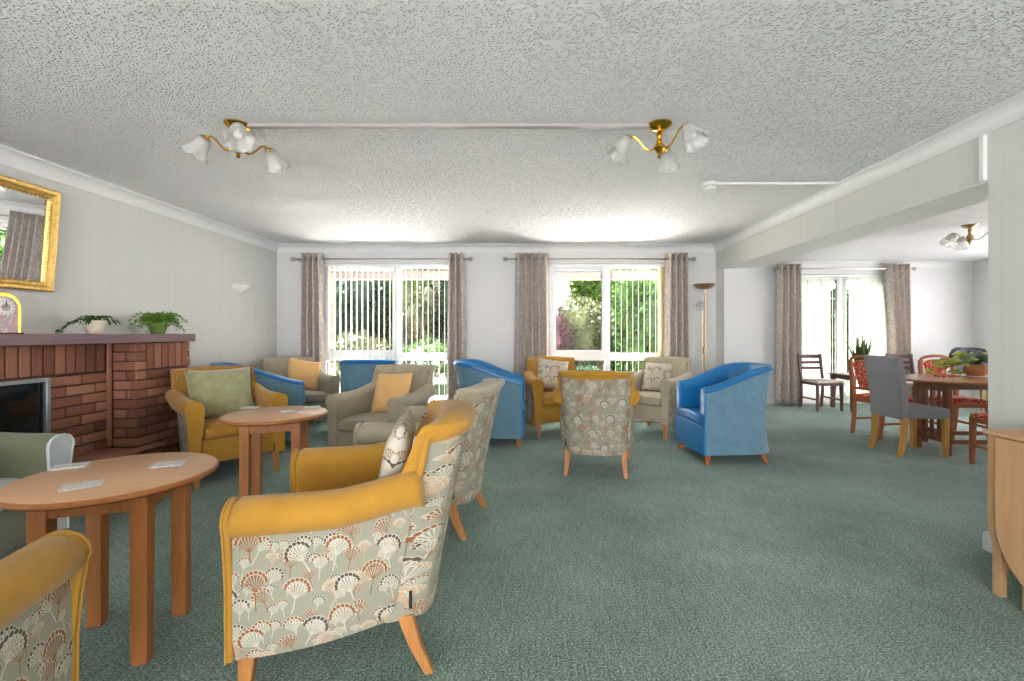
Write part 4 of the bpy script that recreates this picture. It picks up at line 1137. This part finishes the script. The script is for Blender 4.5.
cushion('olive green velvet cushion on the mustard armchair by the fireplace', chair('mustard armchair with a green'), .50, 'green_velvet', .15, (-.02, -.03, .478), 20, 0, sy=.44)
cushion('floral print cushion tilted on the mustard chair before the window', chair('mustard armchair in front'), .40, 'print_light', .12, (-.07, -.0, .50), 20, 0, 9)
cushion('apricot cushion on the taupe armchair in the middle', chair('taupe armchair with a square'), .38, 'apricot', .12, (.045, -.02, .475), 18, 0, -3)
cushion('floral print cushion on the taupe chair beside the floor lamp', chair('taupe armchair with a floral'), .38, 'print_light', .12, (-.02, -.0, .475), 20)
cushion('apricot cushion tipped over on the taupe chair in far left corner', chair('taupe armchair with an apricot'), .40, 'apricot', .12, (.04, -.0, .50), 22, 0, 14)
cushion('cream cushion inside the blue tub chair by the middle curtain', chair('blue tub chair by the middle'), .36, 'cream_cloth', .11, (-.03, .02, .455), 16, 0, 6)

# ------------------------------------------------------------------ coffee tables
def coffee(label, loc, rz):
    t = thing('coffee_table', label, 'coffee table', (loc[0], loc[1], 0), rz, 'round coffee tables')
    r, h = .32, .655; n = 64
    prof = [(r - .012, h - .028), (r - .003, h - .024), (r, h - .014), (r - .003, h - .004), (r - .008, h)]
    MB().lathe([(.001, h - .028)] + prof[:1] + [(r - .0121, h - .0279)] , n, cap=False).build('underside', 'table_leg', t)
    MB().lathe(prof, n).build('tabletop', 'table_top', t, smooth=50)
    MB().lathe([(r - .004, h - .025), (r + .001, h - .018), (r + .001, h - .010), (r - .004, h - .003)], n, cap=False).build('top_edge', 'table_leg', t, solid=.002)
    s = .175; ap = MB()
    for a in range(4):
        ap.box(-s + .05, s - .05, -s + .008, -s + .028, h - .10, h - .028, Matrix.Rotation(a * pi / 2, 4, 'Z'))
    ap.build('apron', 'table_leg', t, bevel=.002)
    for sx in (-1, 1):
        for sy in (-1, 1):
            MB().taper((sx * (s - .028), sy * (s - .028), h - .028), (sx * (s - .026), sy * (s - .026), 0), .028, .026).build('leg', 'table_leg', t, bevel=.003)
    return t
ct1 = coffee('round wooden coffee table in left foreground with cards on it', (-1.60, 1.77), R(15))
ct2 = clone(ct1, (-1.73, 3.10, 0), R(18), 'round wooden coffee table in front of the mustard chair with green cushion')
def coaster(label, x, y, rz):
    o = MB().box(-.055, .055, -.04, .04, 0, .006).build('coaster', 'card', bevel=.002, loc=(x, y, .6552), rot=(0, 0, R(rz)))
    return tag(o, label, 'coaster', 'printed coasters')
def on_table(px, py, z=.658):
    Y = (1.2 - z) * 455 / (py - 333); return ((px - 530) * Y / 455, Y)
for px, py, rz, lb in ((71, 466, 30, 'printed coaster at far edge of the foreground table'), (82, 485.5, 38, 'printed coaster at the near middle of the foreground table'), (169, 464, 20, 'printed coaster at right edge of the foreground table'),
                       (250, 407.5, 5, 'printed coaster at left of the farther coffee table'), (290, 411, 20, 'printed coaster at near middle of the farther coffee table'), (312, 407, 20, 'printed coaster at right of the farther coffee table')):
    x, y = on_table(px, py); coaster(lb, x, y, rz)

# ------------------------------------------------------------------ dining room
def parsons(label, loc, rz):
    t = thing('dining_chair', label, 'chair', (loc[0], loc[1], 0), rz, 'upholstered dining chairs')
    rings = []
    for z, y0, y1, w in ((.36, .17, .235, .20), (.46, .165, .235, .205), (.6, .17, .245, .21), (.8, .20, .275, .215), (.95, .235, .30, .215), (.972, .25, .29, .208)):
        rings.append([(-w, y0, z), (w, y0, z), (w, y1, z), (-w, y1, z)])
    MB().loft(rings).build('backrest', 'grey_cloth', t, bevel=.012, seg=3, smooth=50)
    MB().box(-.215, .215, -.23, .168, .37, .47).build('seat', 'grey_cloth', t, bevel=.018, seg=3)
    for s in (-1, 1):
        MB().taper((s * .185, -.2, .38), (s * .185, -.205, 0), .025, .018).build('leg', 'oak', t, bevel=.002)
        MB().loft([[(s * .185 + a * .024, .195 + b * .024, .38) for a, b in ((-1, -1), (1, -1), (1, 1), (-1, 1))], [(s * .185 + a * .021, .205 + b * .021, .15) for a, b in ((-1, -1), (1, -1), (1, 1), (-1, 1))], [(s * .185 + a * .017, .24 + b * .017, 0) for a, b in ((-1, -1), (1, -1), (1, 1), (-1, 1))]]).build('leg', 'oak', t, bevel=.002)
    return t
parsons('grey upholstered dining chair with oak legs drawn up to the table', (3.81, 4.58), R(90))

def wood_chair(label, loc, rz, wd='mahog', seatm='red_print', arched=True, hgt=.93, group='wooden dining chairs'):
    t = thing('dining_chair', label, 'chair', (loc[0], loc[1], 0), rz, group)
    for s in (-1, 1):
        MB().taper((s * .19, -.2, .43), (s * .195, -.205, 0), .02, .015).build('leg', wd, t, bevel=.002)
        pts = [(s * .175, .22, 0), (s * .18, .19, .25), (s * .18, .19, .45), (s * (.185 if arched else .18), .235, hgt - .13), (s * (.165 if arched else .18), .255, hgt - (.05 if arched else 0))]
        rings = [[(x + a * .018, y + b * .018, z) for a, b in ((-1, -1), (1, -1), (1, 1), (-1, 1))] for x, y, z in pts]
        MB().loft(rings).build('leg', wd, t, bevel=.003, smooth=50)
        MB().box(s * .185 - .009, s * .185 + .009, -.19, .18, .16, .185).build('stretcher', wd, t)
    fr = MB(); fr.box(-.19, .19, -.215, -.195, .385, .435)
    fr.box(-.185, .185, .18, .2, .385, .435)
    for s in (-1, 1): fr.box(s * .19 - .01, s * .19 + .01, -.2, .185, .385, .435)
    fr.build('seat_frame', wd, t, bevel=.002)
    rings = []
    for y, k in ((-.215, .7), (-.205, 1), (0, 1.15), (.15, 1), (.17, .7)):
        w = .205 - .02 * (y + .2); rings.append([(-w, y, .43), (-w, y, .43 + .03 * k), (-w + .03, y, .43 + .042 * k), (w - .03, y, .43 + .042 * k), (w, y, .43 + .03 * k), (w, y, .43)])
    MB().loft(rings).build('seat', seatm, t, smooth=50)
    if arched:
        pts = [(.17 * cos(pi * k / 12), .256, hgt - .055 + .055 * sin(pi * k / 12)) for k in range(13)]
        rings = [[(x, y - .012, z - .018), (x, y + .012, z - .018), (x, y + .012, z + .014), (x, y - .012, z + .014)] for x, y, z in pts]
        MB().loft(rings).build('top_rail', wd, t, smooth=50)
        n = 12; poly = [(-.075, .56), (.075, .56)] + [(.13 * cos(pi * k / n), hgt - .095 + .055 * sin(pi * k / n)) for k in range(n + 1)]
        m = Matrix.Translation((0, .217, .52)) @ Matrix.Rotation(R(-6.5), 4, 'X') @ Matrix.Translation((0, 0, -.52))
        MB().prism(poly, -.012, .016, 'XZ', m).build('back_pad', seatm, t, bevel=.008)
        MB().box(-.17, .17, .195, .215, .53, .56).build('cross_rail', wd, t, bevel=.002)
    else:
        for z in (.79, .70, .61):
            y = .2 + (z - .45) * .135
            rings = []
            for k in range(9):
                x = -.18 + .36 * k / 8; b = .02 * (1 - (k / 4 - 1) ** 2); hgt_ = .03 if z > .75 else .022
                rings.append([(x, y + b - .008, z), (x, y + b + .008, z), (x, y + b + .008, z + hgt_ * 2), (x, y + b - .008, z + hgt_ * 2)])
            MB().loft(rings).build('back_slat', wd, t, smooth=50)
    return t
rc = wood_chair('wooden dining chair with arched back behind the grey chair', (4.12, 5.33), R(100), 'teak')
clone(rc, (4.80, 5.15, 0), R(-3), 'arched back chair with red spotted pad behind the dining table', 'wooden dining chairs')
clone(rc, (4.24, 3.96, 0), R(178), 'orange wood chair with red spotted seat beside the right wall edge', 'wooden dining chairs')
dc = wood_chair('dark wooden ladder-back chair in front of the left dining room curtain', (4.58, 7.18), R(4), 'dark_wood', 'pale_seat', False, .86, group='ladder-back chairs')
clone(dc, (5.98, 7.15, 0), R(-5), 'dark wooden ladder-back chair at the right of the dining room window', 'ladder-back chairs')

# gateleg dining table
dt = thing('dining_table', 'oval reddish-brown gateleg dining table with a plant on it', 'table', (4.92, 4.62, 0), 0)
n = 56; ell = lambda a, b, z: [(a * cos(2 * pi * k / n), b * sin(2 * pi * k / n), z) for k in range(n)]
MB().loft([ell(1.12, .57, .715), ell(1.15, .595, .72), ell(1.155, .6, .73), ell(1.145, .59, .74)]).build('tabletop', 'mahog_x', dt, smooth=40)
for y in (-.17, .17):
    MB().box(-.84, .84, y - .012, y + .012, .645, .715).build('apron', 'mahog', dt)
    MB().box(-.84, .84, y * 1.15 - .012, y * 1.15 + .012, .12, .16).build('stretcher', 'mahog', dt)
for x in (-.84, .84):
    for z0_, z1_ in ((.62, .715), (.12, .17)): MB().box(x - .016, x + .016, -.15, .15, z0_, z1_).build('end_rail', 'mahog', dt, bevel=.002)
    for y in (-.17, .17): MB().taper((x, y, .715), (x, y, 0), .027, .025).build('leg', 'mahog', dt, bevel=.002)
    for k in range(3):
        y = -.08 + .08 * k; MB().box(x - .008, x + .008, y - .016, y + .016, .17, .62).build('end_slat', 'mahog', dt)
MB().taper((-.55, .42, .715), (-.55, .42, 0), .024, .022).build('gate_leg', 'mahog', dt, bevel=.002)
MB().box(-.562, -.538, .20, .40, .13, .17).build('gate_rail', 'mahog', dt)
o = MB().box(-.09, .09, -.06, .06, 0, .012).build('placemat', 'red_print', bevel=.002, loc=(4.42, 4.83, .7405), rot=(0, 0, R(10))); tag(o, 'small red mat on the dining table left of the plant pot', 'mat')
vp = thing('potted_plant', 'variegated trailing plant in a wicker pot on the dining table', 'plant', (4.70, 4.80, .7405))
MB().lathe([(.11, 0), (.115, .004), (.115, .012), (.105, .008)], 28).build('saucer', 'white', vp)
MB().lathe([(.07, .01), (.095, .04), (.105, .085), (.098, .115), (.09, .13), (.084, .13), (.09, .09)], 26).build('pot', 'wicker', vp)
mb = MB(); st = MB()
def big_leaf(mb, p, d, up, L, W):
    d = d.normalized(); side = d.cross(up).normalized(); nn = side.cross(d); rows = []
    for k in range(6):
        q = k / 5; w = W / 2 * sin(pi * min(1, q * .93 + .05)) ** .8; c = p + d * L * q - nn * L * .35 * q * q
        rows.append([mb.bm.verts.new(c - side * w + nn * w * .3), mb.bm.verts.new(c), mb.bm.verts.new(c + side * w + nn * w * .3)])
    for a, b in zip(rows, rows[1:]):
        mb.face((a[0], a[1], b[1], b[0])); mb.face((a[1], a[2], b[2], b[1]))
for k in range(30):
    a = random.uniform(0, 6.28); reach = random.uniform(.05, .25); hgt = random.uniform(.06, .22)
    e = Vector((cos(a) * reach, sin(a) * reach * .8, .11 + hgt * .7 - .25 * reach * reach * 4))
    st.tube([(0, 0, .11), (e.x * .4, e.y * .4, .13 + hgt * .6), e], .004, 5); big_leaf(mb, e, Vector((cos(a), sin(a), .1)), Vector((random.uniform(-.4, .4), random.uniform(-.9, 0), 1)), random.uniform(.06, .10), .05)
for pts in ([(0, 0, .12), (-.12, -.02, .2), (-.26, -.04, .15), (-.38, -.05, .09), (-.48, -.05, .04)], [(0, 0, .12), (-.1, -.06, .16), (-.2, -.1, .1), (-.27, -.12, .03)], [(0, 0, .12), (-.1, .04, .19), (-.22, .06, .15), (-.34, .06, .1)]):
    st.tube(pts, .004, 5)
    for i, p in enumerate(pts[1:]):
        for q in range(5): big_leaf(mb, Vector(p) + Vector((random.uniform(-.05, .05), random.uniform(-.03, .03), random.uniform(0, .05))), Vector((-1, random.uniform(-1, 1), .3)), Vector((0, -.6, 1)), .08, .042)
mb.build('foliage', 'leaf_varieg', vp, smooth=60); st.build('stem', 'leaf_dark', vp)

# dark side table with a plant by the window
sdt = thing('side_table', 'small dark wooden side table with a plant by the dining room window', 'table', (5.22, 7.12, 0))
MB().box(-.38, .38, -.28, .28, .535, .56).build('tabletop', 'dark_wood', sdt, bevel=.004)
MB().box(-.33, .33, -.23, .23, .475, .535).build('apron', 'dark_wood', sdt)
for sx in (-1, 1):
    for sy in (-1, 1): MB().taper((sx * .33, sy * .23, .535), (sx * .33, sy * .23, 0), .032, .024).build('leg', 'dark_wood', sdt, bevel=.003)
sp = thing('potted_plant', 'upright sword-leaved plant on the dark side table', 'plant', (5.15, 7.08, .5602))
pot(sp, 'pot_white', .07, .09, .13)
for k in range(17):
    mb = MB(); a = k * 2.4; rr = .02 + .03 * random.random(); out = random.uniform(.1, .4); L = random.uniform(.3, .52)
    rows = []; base = Vector((cos(a) * rr, sin(a) * rr, .11)); d = Vector((cos(a) * out, sin(a) * out, 1)).normalized(); side = Vector((-sin(a), cos(a), 0)); nn = side.cross(d)
    for i in range(7):
        q = i / 6; w = .048 * (1 - q ** 3) * (.5 + .5 * sin(pi * min(1, q + .25))) + .001; c = base + d * L * q + Vector((cos(a), sin(a), 0)) * .1 * q * q * out
        rows.append([mb.bm.verts.new(c - side * w), mb.bm.verts.new(c + nn * w * .35), mb.bm.verts.new(c + side * w)])
    for p, q in zip(rows, rows[1:]):
        mb.face((p[0], p[1], q[1], q[0])); mb.face((p[1], p[2], q[2], q[1]))
    mb.build('leaf', 'leaf_blade', sp, smooth=60, solid=.003)

# navy leaf-print chair in the far dining corner
nv = thing('accent_chair', 'navy leaf-print chair in the far dining room corner behind the plant', 'chair', (6.72, 6.75, 0), R(10))
rings = []
for z, w in ((.40, .28), (.55, .32), (.75, .36), (.88, .34), (.95, .27), (.975, .16)):
    ring = []
    for k in range(9): u = -1 + k / 4; ring.append((w * u, .2 + .15 * (z - .4) - .12 * u * u, z))
    for k in range(9): u = 1 - k / 4; ring.append((w * u * .99, .26 + .15 * (z - .4) - .12 * u * u, z))
    rings.append(ring)
MB().loft(rings).build('backrest', 'navy_print', nv, smooth=60)
MB().box(-.29, .29, -.28, .2, .40, .48).build('seat', 'navy_print', nv, bevel=.03, seg=3)
for sx in (-1, 1):
    for sy in (-.22, .17): MB().taper((sx * .22, sy, .41), (sx * .25, sy * 1.15, 0), .016, .011).build('leg', 'oak', nv)

# folded drop-leaf table at the right edge
ft = thing('folding_table', 'folded beech drop-leaf table against the right wall', 'table', (2.285, 1.49, 0))
MB().box(-.19, .19, -.62, .62, .735, .755).build('tabletop', 'oak_veneer', ft, bevel=.005)
def leafpoly(n=14):
    r = .3; pts = [(-.60, .733)]
    zb = .06
    for k in range(n + 1):
        a = pi + (pi / 2) * k / n; pts.append((-.60 + r + r * cos(a), zb + r + r * sin(a)))
    for k in range(n + 1):
        a = 1.5 * pi + (pi / 2) * k / n; pts.append((.56 - r + r * cos(a), zb + r + r * sin(a)))
    pts.append((.56, .733)); return pts
MB().prism(leafpoly(), -.192, -.174, 'YZ').build('drop_leaf', 'oak_veneer', ft, bevel=.003)
MB().prism(leafpoly(), .174, .192, 'YZ').build('drop_leaf', 'oak_veneer', ft, bevel=.003)
for y in (-.58, .592):
    poly = [(-.172, .735), (-.172, .32), (-.165, .27), (-.15, .235), (-.15, 0), (-.122, 0), (-.122, .12), (.122, .12), (.122, 0), (.15, 0), (.15, .235), (.165, .27), (.172, .32), (.172, .735)]
    MB().prism(poly, y - .02, y + .02, 'XZ').build('end_panel', 'oak_veneer', ft, bevel=.002)
MB().box(-.15, -.125, -.45, .55, .17, .22).build('stretcher', 'oak_veneer', ft, bevel=.002)
for y in (.45, -.4): MB().box(-.165, -.125, y - .02, y + .02, 0, .7).build('gate_leg', 'oak_veneer', ft, bevel=.002)
